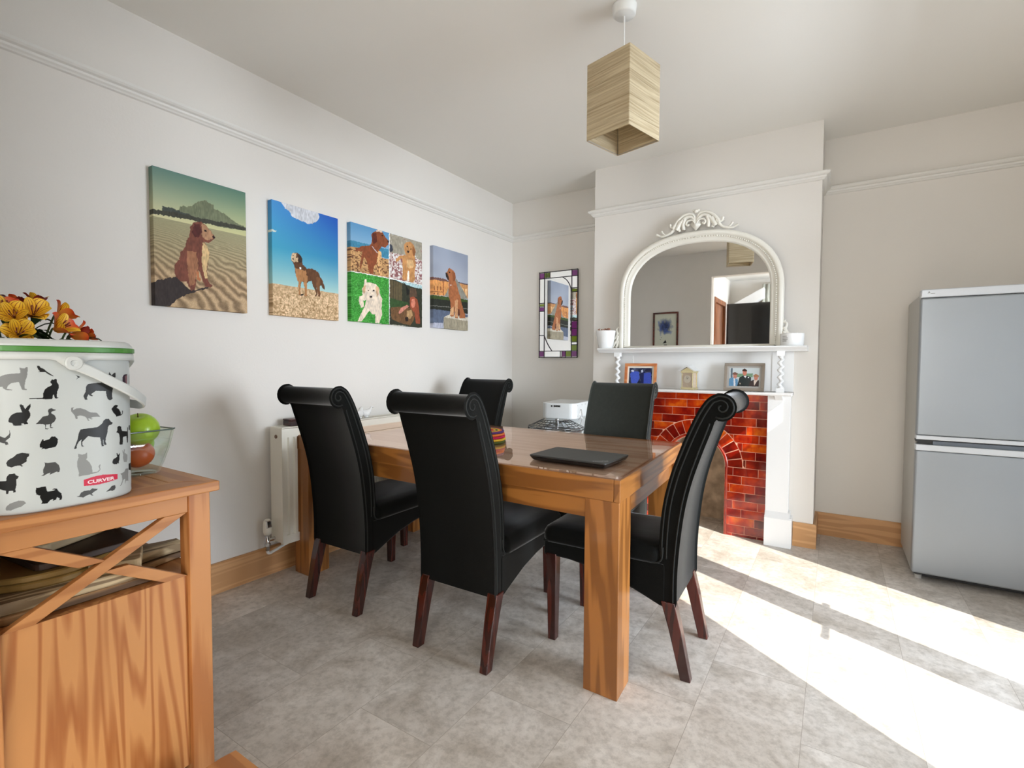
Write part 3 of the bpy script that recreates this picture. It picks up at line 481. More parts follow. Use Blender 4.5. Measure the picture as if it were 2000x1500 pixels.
# rounded bullnose round the opening and soot-dark stone recess
bm = BM(); path = [(FC+RI+.011, TY+.011, 0.001)]+[(FC+(RI+.011)*math.cos(PI*i/30), TY+.011, CZ+(RI+.011)*math.sin(PI*i/30)) for i in range(31)]+[(FC-RI-.011, TY+.011, .001)]
tube(bm, path, .0125, 12)
cl = bm.loops.layers.float_color.new('tile')
for f in bm.faces:
    for l in f.loops: l[cl] = (.75, .75, .75, 1)
obj('bullnose_edge', bm, M_TILE, ins, smooth=True)
M_SOOT = mat('sooty_stone', (132, 116, 98), .95, var=.8, vs_=13, bump=.9, bs=16)
bm = BM(); ring0 = [(FC+RI, TY+.012, 0.0)]+[(a, TY+.012, b) for a, b in arch(RI, 24)]+[(FC-RI, TY+.012, 0)]
rg = [[(p[0], y, p[2]) for p in ring0] for y in (TY+.012, -.25, -.10, -.03)]
loft(bm, rg, closed=False)
f = bm.faces.new([bm.verts.new((p[0], -.03, p[2])) for p in ring0])
obj('firebox', bm, M_SOOT, ins)
# white painted surround
sr = thing('fireplace_surround', 'white painted wooden fireplace surround with two shelves and barley-twist posts', 'fireplace surround', (FC, 0, 0))
def mir(f):   # both sides
    for s in (-1, 1): f(s)
def pil(s):
    bm = BM(); a, b = sorted((s*.441, s*.568)); bx(bm, a, b, -.418, BY, .19, .94)
    p = obj('pilaster', bm, M_GLOSSW, sr, bevel=.002)
    bm = BM(); a, b = sorted((s*.439, s*.590)); bx(bm, a, b, -.443, BY, 0, .178)
    c, d = sorted((s*.440, s*.578)); prism(bm, [(-.443, .178), (-.418, .215), (BY, .215), (BY, .178)], 'x', c, d)
    bx(bm, a, b, -.438, BY, .178, .186)
    obj('plinth_block', bm, M_GLOSSW, sr, bevel=.002)
    bm = BM(); a, b = sorted((s*.455, s*.575)); bx(bm, a, b, -.352, BY, .963, 1.214); obj('upper_upright', bm, M_GLOSSW, sr, bevel=.001)
    # barley twist post
    bm = BM(); cx, cy = s*.516, -.497
    bx(bm, cx-.021, cx+.021, cy-.021, cy+.021, .9625, .990); bx(bm, cx-.021, cx+.021, cy-.021, cy+.021, 1.186, 1.2145)
    R = []
    for i in range(61):
        z = .990+.196*i/60; t = i/60
        rr = .0125; amp = .0075*min(1, t*10, (1-t)*10); th = t*2*PI*4.5
        if t < .05 or t > .95: rr = .016
        R.append([(cx+amp*math.cos(th)+rr*math.cos(2*PI*k/12), cy+amp*math.sin(th)+rr*math.sin(2*PI*k/12), z) for k in range(12)])
    loft(bm, R); obj('barley_twist_post', bm, M_GLOSSW, sr, smooth=False)
mir(pil)
bm = BM(); prism(bm, [(-.365, .963), (-.365, .945), (-.535, .945), (-.548, .952), (-.552, .963)], 'x', -.578, .578); bx(bm, -.578, .578, -.40, BY, .948, .963)
obj('lower_shelf', bm, M_GLOSSW, sr)
bm = BM(); prism(bm, [(BY, 1.245), (-.550, 1.245), (-.553, 1.238), (-.540, 1.230), (-.525, 1.222), (-.515, 1.214), (BY, 1.214)], 'x', -.652, .652)
o = obj('mantel_shelf', bm, M_GLOSSW, sr)
bm = BM(); bx(bm, -.455, .455, -.346, BY, .963, 1.214); bx(bm, -.455, .455, -.353, -.346, 1.195, 1.214); obj('back_panel', bm, M_GLOSSW, sr)
for s in (-1, 1):
    bm = BM(); bx(bm, s*.565-.012, s*.565+.012, -.50, BY, .92, .945) if False else prism(bm, [(-.40, .945), (-.50, .945), (-.40, .905)], 'x', s*.505-.02, s*.505+.02)
    obj('shelf_bracket', bm, M_GLOSSW, sr)
# ================================================================== overmantel mirror
MF = mat('mirror_frame_cream', (232, 228, 216), .35, var=.02, vs_=14)
om = thing('overmantel_mirror', 'large arched overmantel mirror in a cream carved frame on the mantelpiece', 'mirror', (1.722, -.385, 1.2455))
def arch_out(hw, zt, zs, n_=2.35, N=28):
    """half-width, top height, spring height -> outline from lower right over the top to lower left"""
    o = [(hw, 0)]+[(hw, zs*k/4) for k in range(1, 4)]
    for i in range(N+1):
        t = PI*i/N; c, s = math.cos(t), math.sin(t)
        o.append((hw*math.copysign(abs(c)**(2/n_), c), zs+(zt-zs)*abs(s)**(2/n_)))
    return o+[(-hw, zs*k/4) for k in range(3, 0, -1)]+[(-hw, 0)]
prof = [(.530, .778, .0), (.530, .778, -.028), (.522, .770, -.036), (.508, .756, -.040), (.498, .748, -.034), (.494, .744, -.026), (.480, .730, -.026), (.476, .724, -.020), (.466, .715, -.022), (.456, .708, -.016), (.452, .704, -.002)]
bm = BM(); loft(bm, [[(x, y, z) for x, z in arch_out(hw, zt, .36)] for hw, zt, y in prof], closed=False)
loft(bm, [[(a, -.001, 0), (a, -.026, 0), (a, -.026, .012), (a, -.001, .02)] for a in (-.53, .53)])
obj('frame', bm, MF, om, smooth=True)
bm = BM(); pts = arch_out(.487, .737, .36, N=100); L_ = 0; last = Vector((pts[0][0], 0, pts[0][1]))
dense = []
for a, b in zip(pts[:-1], pts[1:]):
    n = max(1, int(math.hypot(b[0]-a[0], b[1]-a[1])/.0115))
    for k in range(n): dense.append((a[0]+(b[0]-a[0])*k/n, a[1]+(b[1]-a[1])*k/n))
acc = 0; prev = dense[0]
for p in dense:
    acc += math.hypot(p[0]-prev[0], p[1]-prev[1]); prev = p
    if acc >= .0115: sphere(bm, (p[0], -.029, p[1]), .005, n=6, m_=4); acc = 0
obj('beading', bm, MF, om, smooth=True)
bm = BM(); bm.faces.new([bm.verts.new((x, -.003, z)) for x, z in arch_out(.456, .708, .36)]); obj('glass', bm, M_MIRROR, om)
bm = BM(); bm.faces.new([bm.verts.new((x, 0, z)) for x, z in arch_out(.528, .776, .36)]); prism(bm, [(x, z) for x, z in arch_out(.52, .77, .36)], 'y', .0, .006); obj('backing_board', bm, M_DARKWOOD, om)
# carved crest: acanthus scrolls
def scroll(bm, pts, r0, r1, y=-.03, flat=.8):
    r0 *= 1.3; r1 *= 1.3; sp = spline([(p[0], y, p[1]) for p in pts], 6); n = len(sp)
    tube(bm, sp, [r0+(r1-r0)*i/(n-1) for i in range(n)], 7, flat=flat)
bm = BM(); zb = .778
for s in (-1, 1):
    S = lambda P: [(s*x, zb+z) for x, z in P]
    scroll(bm, S([(0, .028), (.012, .075), (.04, .097), (.075, .088), (.105, .055), (.125, .018)]), .008, .016)
    scroll(bm, S([(.004, .045), (.022, .070), (.05, .070), (.062, .052), (.052, .040), (.044, .048)]), .006, .008, -.036)
    scroll(bm, S([(.0, .05), (.016, .105), (.05, .118), (.09, .105), (.125, .072), (.15, .03)]), .006, .013)
    scroll(bm, S([(.072, .085), (.082, .05), (.078, .015)]), .016, .01)
    scroll(bm, S([(.10, .075), (.115, .04), (.105, .008)]), .014, .009)
    scroll(bm, S([(.13, .055), (.15, .022), (.17, .004), (.21, -.008), (.235, -.008)]), .012, .006)
    scroll(bm, S([(.19, -.006), (.215, .006), (.228, .026)]), .005, .008)
    scroll(bm, S([(.225, -.012), (.245, -.002), (.262, .006)]), .004, .009)
    scroll(bm, S([(.14, .03), (.165, .045), (.168, .066)]), .006, .009)
    scroll(bm, S([(.15, .04), (.178, .05)]), .007, .004)
sphere(bm, (0, -.03, zb+.128), .016, .8, 10, 8); sphere(bm, (-.014, -.03, zb+.134), .010, 1, 8, 6); sphere(bm, (.014, -.03, zb+.134), .010, 1, 8, 6)
prism(bm, [(0, zb+.0), (.034, zb+.04), (.026, zb+.06), (0, zb+.05), (-.026, zb+.06), (-.034, zb+.04)], 'y', -.036, -.018)
obj('carved_crest', bm, MF, om, smooth=True)
for s in (-1, 1):
    bm = BM(); S = lambda P: [(s*(.530+x), z) for x, z in P]
    scroll(bm, S([(.0, .155), (.018, .14), (.012, .115), (.004, .10)]), .006, .012, -.02)
    scroll(bm, S([(.004, .12), (.02, .085), (.045, .065), (.06, .03), (.07, .01)]), .012, .006, -.02)
    scroll(bm, S([(.004, .095), (.012, .06), (.035, .035), (.045, .01)]), .014, .01, -.02)
    scroll(bm, S([(.002, .06), (.01, .03), (.022, .008)]), .014, .01, -.02)
    scroll(bm, S([(.006, .15), (.01, .165)]), .005, .003, -.02)
    obj('corner_carving', bm, MF, om, smooth=True)
# ================================================================== leaded mirror on the alcove wall
lm = thing('leaded_mirror', 'tall narrow wall mirror with purple and green leaded glass border', 'mirror', (.298, -.002, 1.190))
W, Hh = .374, .750
obj('backing', box(0, W, -.012, 0, 0, Hh), M_BLACKP, lm)
M_LEAD = mat('lead_came', (30, 20, 28), .4)
M_PURP = mat('purple_glass', (122, 44, 120), .12, coat=.5, var=.1, vs_=30); M_GREEN = mat('green_glass', (120, 142, 28), .12, coat=.5, var=.1, vs_=30); M_OPAL = M_MIRROR
def q(x0, x1, z0, z1): return (x0/100*W, x1/100*W, z0/100*Hh, z1/100*Hh)
def glass(name, m, rects):
    bm = BM()
    for r in rects: a = q(*r); bx(bm, a[0], a[1], -.015, -.012, a[2], a[3])
    obj(name, bm, m, lm)
glass('mirror_glass', M_MIRROR, [(0, 100, 0, 100)])
def coloured(name, m, rects):
    for r in rects:
        a = q(*r); obj(name, box(a[0], a[1], -.0165, -.015, a[2], a[3]), m, lm)
coloured('purple_pane', M_PURP, [(1, 13, 93, 99), (85, 99, 93, 99), (1, 13, 1, 7), (86, 99, 1, 7), (62, 70, 1, 7), (1, 13, 55, 59), (86, 99, 25, 41)])
coloured('green_pane', M_GREEN, [(14, 27, 93.5, 99), (1, 13, 60.5, 63), (86, 99, 75, 78), (86, 99, 18, 24), (86, 99, 8, 14), (72, 84, 1, 7)])
bm = BM(); t = .0032
def lead(x0, x1, z0, z1): a = q(x0, x1, z0, z1); bx(bm, a[0]-t/1, a[1]+t, -.0185, -.0165, a[2]-t, a[3]+t)
for v in (.4, 14, 85, 99.6): lead(v, v, 0, 100)
for v in (.3, 7.5, 92.6, 99.7): lead(0, 100, v, v)
for r in ((0, 14, 64, 64), (0, 14, 59.8, 59.8), (0, 14, 54.5, 54.5), (0, 14, 26, 26), (85, 100, 79, 79), (85, 100, 74.5, 74.5), (85, 100, 42, 42), (85, 100, 24.5, 24.5), (85, 100, 17.5, 17.5), (85, 100, 14.5, 14.5), (85, 100, 33, 33),
          (28, 28, 93, 100), (18, 18, 93, 100), (23, 23, 93, 100), (61, 61, 0, 7), (57, 57, 0, 7), (71, 71, 0, 7)): lead(*r)
def arc(x0, z0, x1, z1, bx_, bz):
    P = []
    for i in range(13):
        s = i/12; P.append(((x0*(1-s)**2+2*bx_*s*(1-s)+x1*s*s)/100*W, -.0172, (z0*(1-s)**2+2*bz*s*(1-s)+z1*s*s)/100*Hh))
    tube(bm, P, .0036, 6)
arc(62, 92, 85, 74, 80, 88); arc(14, 26, 35, 7.5, 22, 15)
obj('leading', bm, M_LEAD, lm)
# ================================================================== canvases on the left wall
CANVAS_PRINT = print_mat('canvas_print', .75, .25)
def base_c1(U, V):
    t = np.clip((V-.62)/.38, 0, 1)[..., None]
    sky = np.array([214, 206, 156])*(1-t)+np.array([96, 128, 116])*t
    sky = sky+(U[..., None]-.3)*np.array([-10, -6, -14])
    yy = np.clip((.66-V)/.66, 0.001, 1); d = 1/(yy+.16)
    wv = vnoise(U*7, d*5, 3)*1.6+vnoise(U*20, V*26, 4)*.55
    s = np.sin((d*9.5+U*(9-d*.6)*1.2+wv)*PI*1.25)
    amp = np.clip(1.25*yy+.15, .12, 1)
    t2 = np.clip(yy*1.5, 0, 1)[..., None]
    sand = np.array([156, 152, 118])*(1-t2)+np.array([164, 138, 106])*t2
    sand = sand+(s*amp*34)[..., None]*np.array([1, .9, .75])+((vnoise(U*160, V*160, 9)-.5)*22*amp)[..., None]
    return np.where((V > .64)[..., None], sky, sand)
def base_c2(U, V):
    t = np.clip((V-.27)/.73, 0, 1)[..., None]
    a, b, c = np.array([168, 205, 200]), np.array([70, 160, 190]), np.array([74, 146, 206])
    sky = np.where(t < .45, a*(1-t/.45)+b*t/.45, b*(1-(t-.45)/.55)+c*(t-.45)/.55)
    sky = sky+(np.clip(U, 0, 1)*t[..., 0])[..., None]*np.array([-40, -62, -30])
    n = (vnoise(U*70, V*95, 5)-.5)*95*np.clip((.30-V)*5+.35, .2, 1)+(vnoise(U*28, V*40, 6)-.5)*35
    peb = np.array([202, 170, 130])+n[..., None]
    return np.where((V > .275-.01*U)[..., None], sky, peb)
def base_c3(U, V):
    t = V[..., None]; o = np.array([166, 194, 206])*(1.6-t)/.6*0+np.array([90, 146, 188])*(t-.5)*2+np.array([190, 206, 214])*(1-(t-.5)*2)
    return o
def base_c4(U, V):
    t = np.clip(V, 0, 1)[..., None]; n = (vnoise(U*3, V*7, 8)-.5)*26
    return np.array([196, 196, 200])*(1-t)+np.array([152, 160, 176])*t+n[..., None]
def canvas(name, label, y0, y1, z0, z1, art, base, extra=None, nx=230, nz=330, fuzz=.006):
    t = thing(name, label, 'canvas picture', (0, (y0+y1)/2, z0), 0, 'photo canvases on the left wall')
    hw = (y1-y0)/2; Z = z1-z0; D = .035
    U, V = np.meshgrid(np.linspace(0, 1, nx), np.linspace(0, 1, nz))
    col = paint(U, V, base(U, V), art, fuzz)
    if extra: col = extra(U, V, col)
    P = np.stack([np.full_like(U, D), -hw+2*hw*U, Z*V], -1)
    # wrap the print round the edges of the stretcher
    k = 3
    def pad(A): return np.concatenate([np.repeat(A[:, :1], k, 1), A, np.repeat(A[:, -1:], k, 1)], 1)
    P2 = pad(P).copy(); c2 = pad(col).copy()
    for i in range(k):
        x = D*i/k; P2[:, i, 0] = x; P2[:, -1-i, 0] = x
    P3 = np.concatenate([np.repeat(P2[:1], k, 0), P2, np.repeat(P2[-1:], k, 0)], 0).copy(); c3 = np.concatenate([np.repeat(c2[:1], k, 0), c2, np.repeat(c2[-1:], k, 0)], 0)
    for i in range(k):
        x = D*i/k; P3[i, :, 0] = np.minimum(P3[i, :, 0], x); P3[-1-i, :, 0] = np.minimum(P3[-1-i, :, 0], x)
    gridmesh('printed_canvas', P3, c3, CANVAS_PRINT, t)
    bm = BM(); b = .03
    for a in ((-hw+.001, hw-.001, .001, b), (-hw+.001, hw-.001, Z-b, Z-.001), (-hw+.001, -hw+b, b, Z-b), (hw-b, hw-.001, b, Z-b)): bx(bm, .002, D-.003, *a)
    obj('stretcher_frame', bm, M_OAKY, t)
    return t
def ex3(U, V, col):
    # grass, bedding and pebble texture of the collage
    g = (U < .5) & (V < .5); col = col.copy()
    is_g = g & (col[..., 1] > col[..., 0]+40)
    col[is_g] += ((vnoise(U*120, V*160, 31)-.5)*60)[is_g][:, None]
    bed = (U > .5) & (V > .48) & (abs(col[..., 0]-190) < 28) & (abs(col[..., 2]-168) < 24)
    nn = vnoise(U*55, V*70, 32); col[bed & (nn > .62)] = (142, 92, 92); col[bed & (nn < .30)] = (228, 224, 220)
    pb = (U < .5) & (V > .48) & (abs(col[..., 0]-192) < 30) & (abs(col[..., 2]-98) < 20)
    n2 = vnoise(U*50, V*110, 33); col[pb & (n2 > .64)] = (112, 74, 48)
    fc = (U > .5) & (V < .5) & (abs(col[..., 0]-96) < 16) & (abs(col[..., 2]-58) < 10)
    st = (np.sin(U*260) > .6); col[fc & st] *= .7
    return col
canvas('canvas_picture', 'canvas of a shaggy dog sitting on rippled sand before a castle hill', -2.922, -2.515, 1.378, 1.976, CANVAS_ART['c1'], base_c1)
canvas('canvas_picture', 'canvas of a brown dog standing on pebbles under a bright blue sky', -2.377, -1.962, 1.382, 1.982, CANVAS_ART['c2'], base_c2)
canvas('canvas_picture', 'canvas collage of four dog photographs divided by white lines', -1.868, -1.244, 1.388, 1.988, CANVAS_ART['c3'], base_c3, ex3, 300, 300, .004)
canvas('canvas_picture', 'canvas of a dog sitting on a pale plinth before a palace', -1.122, -.712, 1.396, 1.996, CANVAS_ART['c4'], base_c4)
# ================================================================== things on the mantelpiece
def lean_frame(name, label, cx, y, z, w_, h, m, border, mount, art, base, tilt=-.16, rz=0, grp=None):
    t = thing(name, label, 'photo frame', (cx, y, z), rz, grp)
    R = Matrix.Rotation(tilt, 4, 'X')
    def fin(o): o.rotation_euler = (tilt, 0, 0); return o
    bm = BM(); b = border
    for a in ((-w_/2, w_/2, 0, b), (-w_/2, w_/2, h-b, h), (-w_/2, -w_/2+b, b, h-b), (w_/2-b, w_/2, b, h-b)): bx(bm, a[0], a[1], -.016, 0, a[2], a[3])
    fin(obj('frame', bm, m, t, bevel=.002))
    fin(obj('mount', box(-w_/2+b, w_/2-b, -.006, -.002, b, h-b), mount, t))
    U, V = np.meshgrid(np.linspace(0, 1, 120), np.linspace(0, 1, 90))
    iw = w_/2-b-.012; col = paint(U, V, base(U, V), art, .004, tex=.05)
    P = np.stack([-iw+2*iw*U, np.full_like(U, -.0066), b+.012+(h-2*b-.024)*V], -1)
    fin(gridmesh('photograph', P, col, print_mat('photo_print', .25, 0, .3), t))
    bm = BM(); prism(bm, [(0, h*.6), (.004, h*.6), (.062, 0.004), (.058, 0.0)], 'x', -.02, .02); obj('easel_back', bm, M_BLACKP, t) if False else None
    return t
M_FRWOOD = wood('frame_orange_wood', (190, 110, 60), (214, 140, 86), 'x', 8, .2, .4)
M_FRGREY = mat('frame_taupe', (150, 138, 124), .45, var=.05, vs_=20)
M_MOUNT = mat('photo_mount', (236, 230, 216), .7)
lean_frame('photo_frame', 'orange wooden photo frame with a group in blue, half behind the chair', 1.362, -.43, .9635, .228, .175, M_FRWOOD, .020, M_MOUNT, CANVAS_ART['f1'], lambda U, V: np.full(U.shape+(3,), 1.0)*np.array([60, 66, 90])+((vnoise(U*9, V*9, 2)-.5)*90)[..., None], -.14, .05)
lean_frame('photo_frame', 'taupe photo frame showing three people side by side', 2.038, -.43, .9635, .238, .178, M_FRGREY, .018, mat('silver_mount', (176, 172, 166), .4), CANVAS_ART['f2'], lambda U, V: np.array([206, 214, 214])*np.ones(U.shape+(3,))*(.9+.1*V[..., None]), -.14, -.06)
ck = thing('carriage_clock', 'small brass carriage clock with a white gabled top', 'clock', (1.700, -.425, .9635), -.35)
bm = BM(); bx(bm, -.047, .047, -.03, .03, 0, .014); bx(bm, -.047, .047, -.03, .03, .112, .124)
for a in (-.043, .037):
    for b in (-.027, .021): bx(bm, a, a+.006, b, b+.006, .014, .112)
obj('brass_case', bm, M_GOLD, ck, bevel=.001)
obj('dial_plate', box(-.036, .036, -.024, .022, .014, .112), mat('clock_dial_rose', (196, 178, 158), .35, var=.1, vs_=60), ck)
bm = BM(); lathe(bm, [(.0001, 0), (.026, 0), (.026, .002), (.0001, .002)], n=28); obj('dial', bm, mat('dial_face', (214, 204, 186), .4), ck, loc=(0, -.0245, .070), rot=(PI/2, 0, 0))
bm = BM(); bx(bm, -.0008, .0008, -.028, -.0275, .070, .088); prism(bm, [(.0, .070), (.012, .082), (.013, .081), (.002, .069)], 'y', -.028, -.0275); obj('clock_hands', bm, M_BLACKP, ck)
bm = BM(); prism(bm, [(-.068, .125), (0, .163), (.068, .125), (.056, .123), (0, .152), (-.056, .123)], 'y', -.036, .03); obj('gabled_top', bm, M_GLOSSW, ck)
bm = BM(); prism(bm, [(-.047, .124), (0, .147), (.047, .124)], 'y', -.026, .022); obj('pediment', bm, M_GOLD, ck)
pt = thing('white_plant_pot', 'white tapered plant pot of dry curled stems, left end of mantelpiece', 'plant pot', (1.117, -.475, 1.2455))
bm = BM(); lathe(bm, [(.0001, 0), (.048, 0), (.052, .004), (.070, .122), (.071, .128), (.067, .128), (.064, .110), (.0001, .108)], n=40); obj('pot', bm, M_CERAM, pt, smooth=True)
bm = BM(); random.seed(3)
for i in range(16):
    a = random.uniform(0, 2*PI); r = random.uniform(.005, .05); P = []
    for k in range(6): P.append((r*math.cos(a)+.012*math.cos(a+k*1.3), r*math.sin(a)+.012*math.sin(a*2+k*1.3), .112+.006*k+random.uniform(-.003, .004)))
    tube(bm, spline(P, 3), .0032, 5)
obj('dry_stems', bm, mat('dry_stems', (156, 112, 92), .8, var=.3, vs_=40), pt, smooth=True)
bw = thing('white_dish', 'low round white dish with small grey lettering, right end of mantelpiece', 'dish', (2.306, -.475, 1.2455), -.5)
bm = BM(); lathe(bm, [(.0001, 0), (.058, 0), (.061, .003), (.064, .070), (.0635, .074), (.059, .074), (.058, .012), (.0001, .010)], n=44); obj('dish', bm, M_CERAM, bw, smooth=True)
M_GREYT = mat('grey_lettering', (120, 116, 108), .6)
bm = BM()
for z, L0 in ((.054, .013), (.044, .016), (.036, .016), (.026, .013)):
    random.seed(int(z*1000)); a = -PI/2-.34
    while a < -PI/2-.34+L0*2/.064:
        d = random.uniform(.02, .05); r = .0641+.0002
        v = [bm.verts.new((r*math.cos(x), r*math.sin(x), zz)) for x, zz in ((a, z), (a+d, z), (a+d, z+.0035), (a, z+.0035))]; bm.faces.new(v); a += d+.014
obj('lettering', bm, M_GREYT, bw)
# ================================================================== pendant lamp
pl = thing('pendant_lamp', 'crinkled cream paper box lampshade hanging from the ceiling', 'pendant lamp', (1.764, -1.896, 2.6), -1.8235)
bm = BM(); lathe(bm, [(.0001, -.0), (.050, 0), (.050, -.006), (.046, -.034), (.040, -.040), (.0001, -.041)], n=32); obj('ceiling_rose', bm, M_PIPEW, pl, smooth=True)
bm = BM(); tube(bm, [(0, 0, -.04), (0, 0, -.33)], .0032, 8); obj('flex', bm, M_PIPEW, pl)
bm = BM(); lathe(bm, [(.0001, 0), (.014, 0), (.018, -.02), (.018, -.05), (.022, -.052), (.022, -.062), (.0001, -.062)], n=20, z=-.325); obj('bulb_holder', bm, M_PIPEW, pl, smooth=True)
bm = BM(); lathe(bm, [(.0001, 0), (.013, -.002), (.014, -.02), (.028, -.045), (.030, -.06), (.022, -.08), (.0001, -.09)], n=20, z=-.385); obj('bulb', bm, mat('pearl_bulb', (240, 236, 226), .3), pl, smooth=True)
def paper():
    m = bpy.data.materials.new('crinkled_paper'); m.use_nodes = True; nt = m.node_tree; N = nt.nodes.new; L = nt.links.new; b = nt.nodes['Principled BSDF']; out = nt.nodes['Material Output']
    tc = N('ShaderNodeTexCoord'); mp = N('ShaderNodeMapping'); mp.inputs['Scale'].default_value = (2.6, 2.6, 85); L(tc.outputs['Object'], mp.inputs[0])
    n = N('ShaderNodeTexNoise'); n.inputs['Scale'].default_value = 1; n.inputs['Detail'].default_value = 5; n.inputs['Distortion'].default_value = 1.1; L(mp.outputs[0], n.inputs[0])
    cr = N('ShaderNodeValToRGB'); cr.color_ramp.elements[0].position = .3; cr.color_ramp.elements[0].color = rgb(184, 162, 126); cr.color_ramp.elements[1].position = .62; cr.color_ramp.elements[1].color = rgb(222, 206, 172); L(n.outputs[0], cr.inputs[0]); L(cr.outputs[0], b.inputs['Base Color'])
    b.inputs['Roughness'].default_value = .8; bp = N('ShaderNodeBump'); bp.inputs['Strength'].default_value = 1; bp.inputs['Distance'].default_value = .008; L(n.outputs[0], bp.inputs['Height']); L(bp.outputs[0], b.inputs['Normal'])
    t = N('ShaderNodeBsdfTranslucent'); L(cr.outputs[0], t.inputs[0]); mx = N('ShaderNodeMixShader'); mx.inputs[0].default_value = .3; L(b.outputs[0], mx.inputs[1]); L(t.outputs[0], mx.inputs[2]); L(mx.outputs[0], out.inputs[0]); return m
sx, sy = .1092, .1048; zt, zb_ = 2.3615-2.6, 2.0544-2.6
bm = BM(); loft(bm, [[(x, y, z) for x, y in rrect(-sx, sx, -sy, sy, .004, 2)] for z in (zt, zt+(zb_-zt)*.33, zt+(zb_-zt)*.66, zb_)], cap=False)
sh = obj('paper_shade', bm, paper(), pl); sm = sh.modifiers.new('s', 'SOLIDIFY'); sm.thickness = .0016; sm.offset = -1
bm = BM()
for z in (zt-.002, zb_+.003):
    c = [(sx-.004, sy-.004, z), (-sx+.004, sy-.004, z), (-sx+.004, -sy+.004, z), (sx-.004, -sy+.004, z)]
    for i in range(4): tube(bm, [c[i], c[(i+1) % 4]], .0013, 6)
for x, y in ((sx-.004, sy-.004), (-sx+.004, sy-.004), (sx-.004, -sy+.004), (-sx+.004, -sy+.004)):
    tube(bm, [(x, y, zt-.002), (x, y, zb_)], .0013, 6); tube(bm, [(x, y, zt-.002), (0, 0, -.345)], .0013, 6)
obj('wire_frame', bm, M_STEEL, pl)
# ================================================================== fridge freezer
fx0, fx1 = 2.890, 3.470
fg = thing('fridge_freezer', 'silver upright fridge freezer with a long recessed handle groove', 'fridge', ((fx0+fx1)/2, -.33, 0)); hw = (fx1-fx0)/2
obj('cabinet', box(-hw+.004, hw-.004, -.212, .29, .035, 1.500), M_FRSIDE, fg, bevel=.004)
bm = BM(); bx(bm, -hw, hw, -.27, -.214, .770, 1.476); obj('fridge_door', bm, M_FRIDGE, fg, bevel=.008, seg=3)
d1 = bpy.data.objects['fridge_door']
obj('top_trim', box(-hw, hw, -.271, -.214, 1.478, 1.520), M_FRTRIM, d1, bevel=.005, seg=3)
obj('handle_strip', box(-hw, hw, -.2715, -.214, .748, .769), M_FRTRIM, d1, bevel=.003)
text('A', .016, M_GREYT, d1, (-hw+.032, -.2716, 1.503), (PI/2, 0, 0), 'badge')
obj('badge_script', box(-hw+.040, -hw+.056, -.2718, -.2708, 1.4965, 1.4985), M_GREYT, d1)
bm = BM(); bx(bm, -hw, hw, -.27, -.214, .045, .690); obj('freezer_door', bm, M_FRIDGE, fg, bevel=.008, seg=3)
d2 = bpy.data.objects['freezer_door']
obj('door_top_strip', box(-hw, hw, -.2715, -.214, .691, .722), M_FRTRIM, d2, bevel=.003)
bm = BM(); bx(bm, -hw+.07, hw-.07, -.262, -.214, .7225, .742); obj('handle_groove', bm, mat('handle_groove_blue_grey', (96, 104, 114), .3), d2)
bm = BM(); bx(bm, -hw+.01, hw-.01, -.245, -.214, .723, .747); bx(bm, -hw, -hw+.012, -.262, -.214, .736, .747); obj('door_gap', bm, M_BLACKP, fg)
obj('plinth', box(-hw+.02, hw-.02, -.20, .28, .012, .036), M_BLACKP, fg)
for s in (-1, 1):
    for y in (-.20, .24):
        bm = BM(); lathe(bm, [(.0001, 0), (.016, 0), (.016, .02), (.0001, .02)], n=16); obj('foot', bm, M_FRSIDE, fg, loc=(s*(hw-.035), y, 0))
# ================================================================== dining table
TA = Vector((1.946, -2.363)); ux = Vector((-.99949, .0307)); uy = Vector((-.045, .999)).normalized()  # near right corner and the two edge directions
tb = thing('dining_table', 'chunky oak dining table with thick square legs', 'table', (TA.x, TA.y, 0))
TL, TWd, TH = 1.858, .955, .747
def tp(a, b): v = ux*a+uy*b; return (v.x, v.y)
def tbox(bm, a0, a1, b0, b1, z0, z1): return prism(bm, [tp(a0, b0), tp(a1, b0), tp(a1, b1), tp(a0, b1)], 'z', z0, z1)
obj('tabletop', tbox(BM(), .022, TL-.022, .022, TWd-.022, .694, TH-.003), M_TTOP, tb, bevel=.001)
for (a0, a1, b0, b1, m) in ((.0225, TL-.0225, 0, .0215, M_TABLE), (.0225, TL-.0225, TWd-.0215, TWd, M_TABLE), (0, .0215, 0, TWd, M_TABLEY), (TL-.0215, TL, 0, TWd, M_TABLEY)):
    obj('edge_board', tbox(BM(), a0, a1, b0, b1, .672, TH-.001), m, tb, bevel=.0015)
for (a0, a1, b0, b1, m) in ((.13, TL-.13, .018, .040, M_TABLE), (.13, TL-.13, TWd-.040, TWd-.018, M_TABLE), (.018, .040, .13, TWd-.13, M_TABLEY), (TL-.040, TL-.018, .13, TWd-.13, M_TABLEY)):
    obj('apron', tbox(BM(), a0, a1, b0, b1, .600, .693), m, tb, bevel=.001)
for a in (.003, TL-.128):
    for b in (.003, TWd-.133): obj('leg', tbox(BM(), a, a+.125, b, b+.130, 0, .671), M_TABLEZ, tb, bevel=.002)
M_PROT, nt_, g_ = clear('clear_table_protector', (254, 250, 247), gloss=1.0, rough=.015, base=.05, power=4.5); g_.inputs[0].default_value = rgb(255, 238, 228)
tc = nt_.nodes.new('ShaderNodeTexCoord'); nn = nt_.nodes.new('ShaderNodeTexNoise'); nn.inputs['Scale'].default_value = 5.5; nn.inputs['Detail'].default_value = 1.5
bp = nt_.nodes.new('ShaderNodeBump'); bp.inputs['Strength'].default_value = .35; bp.inputs['Distance'].default_value = .004
nt_.links.new(tc.outputs['Object'], nn.inputs[0]); nt_.links.new(nn.outputs[0], bp.inputs['Height']); nt_.links.new(bp.outputs[0], g_.inputs['Normal'])
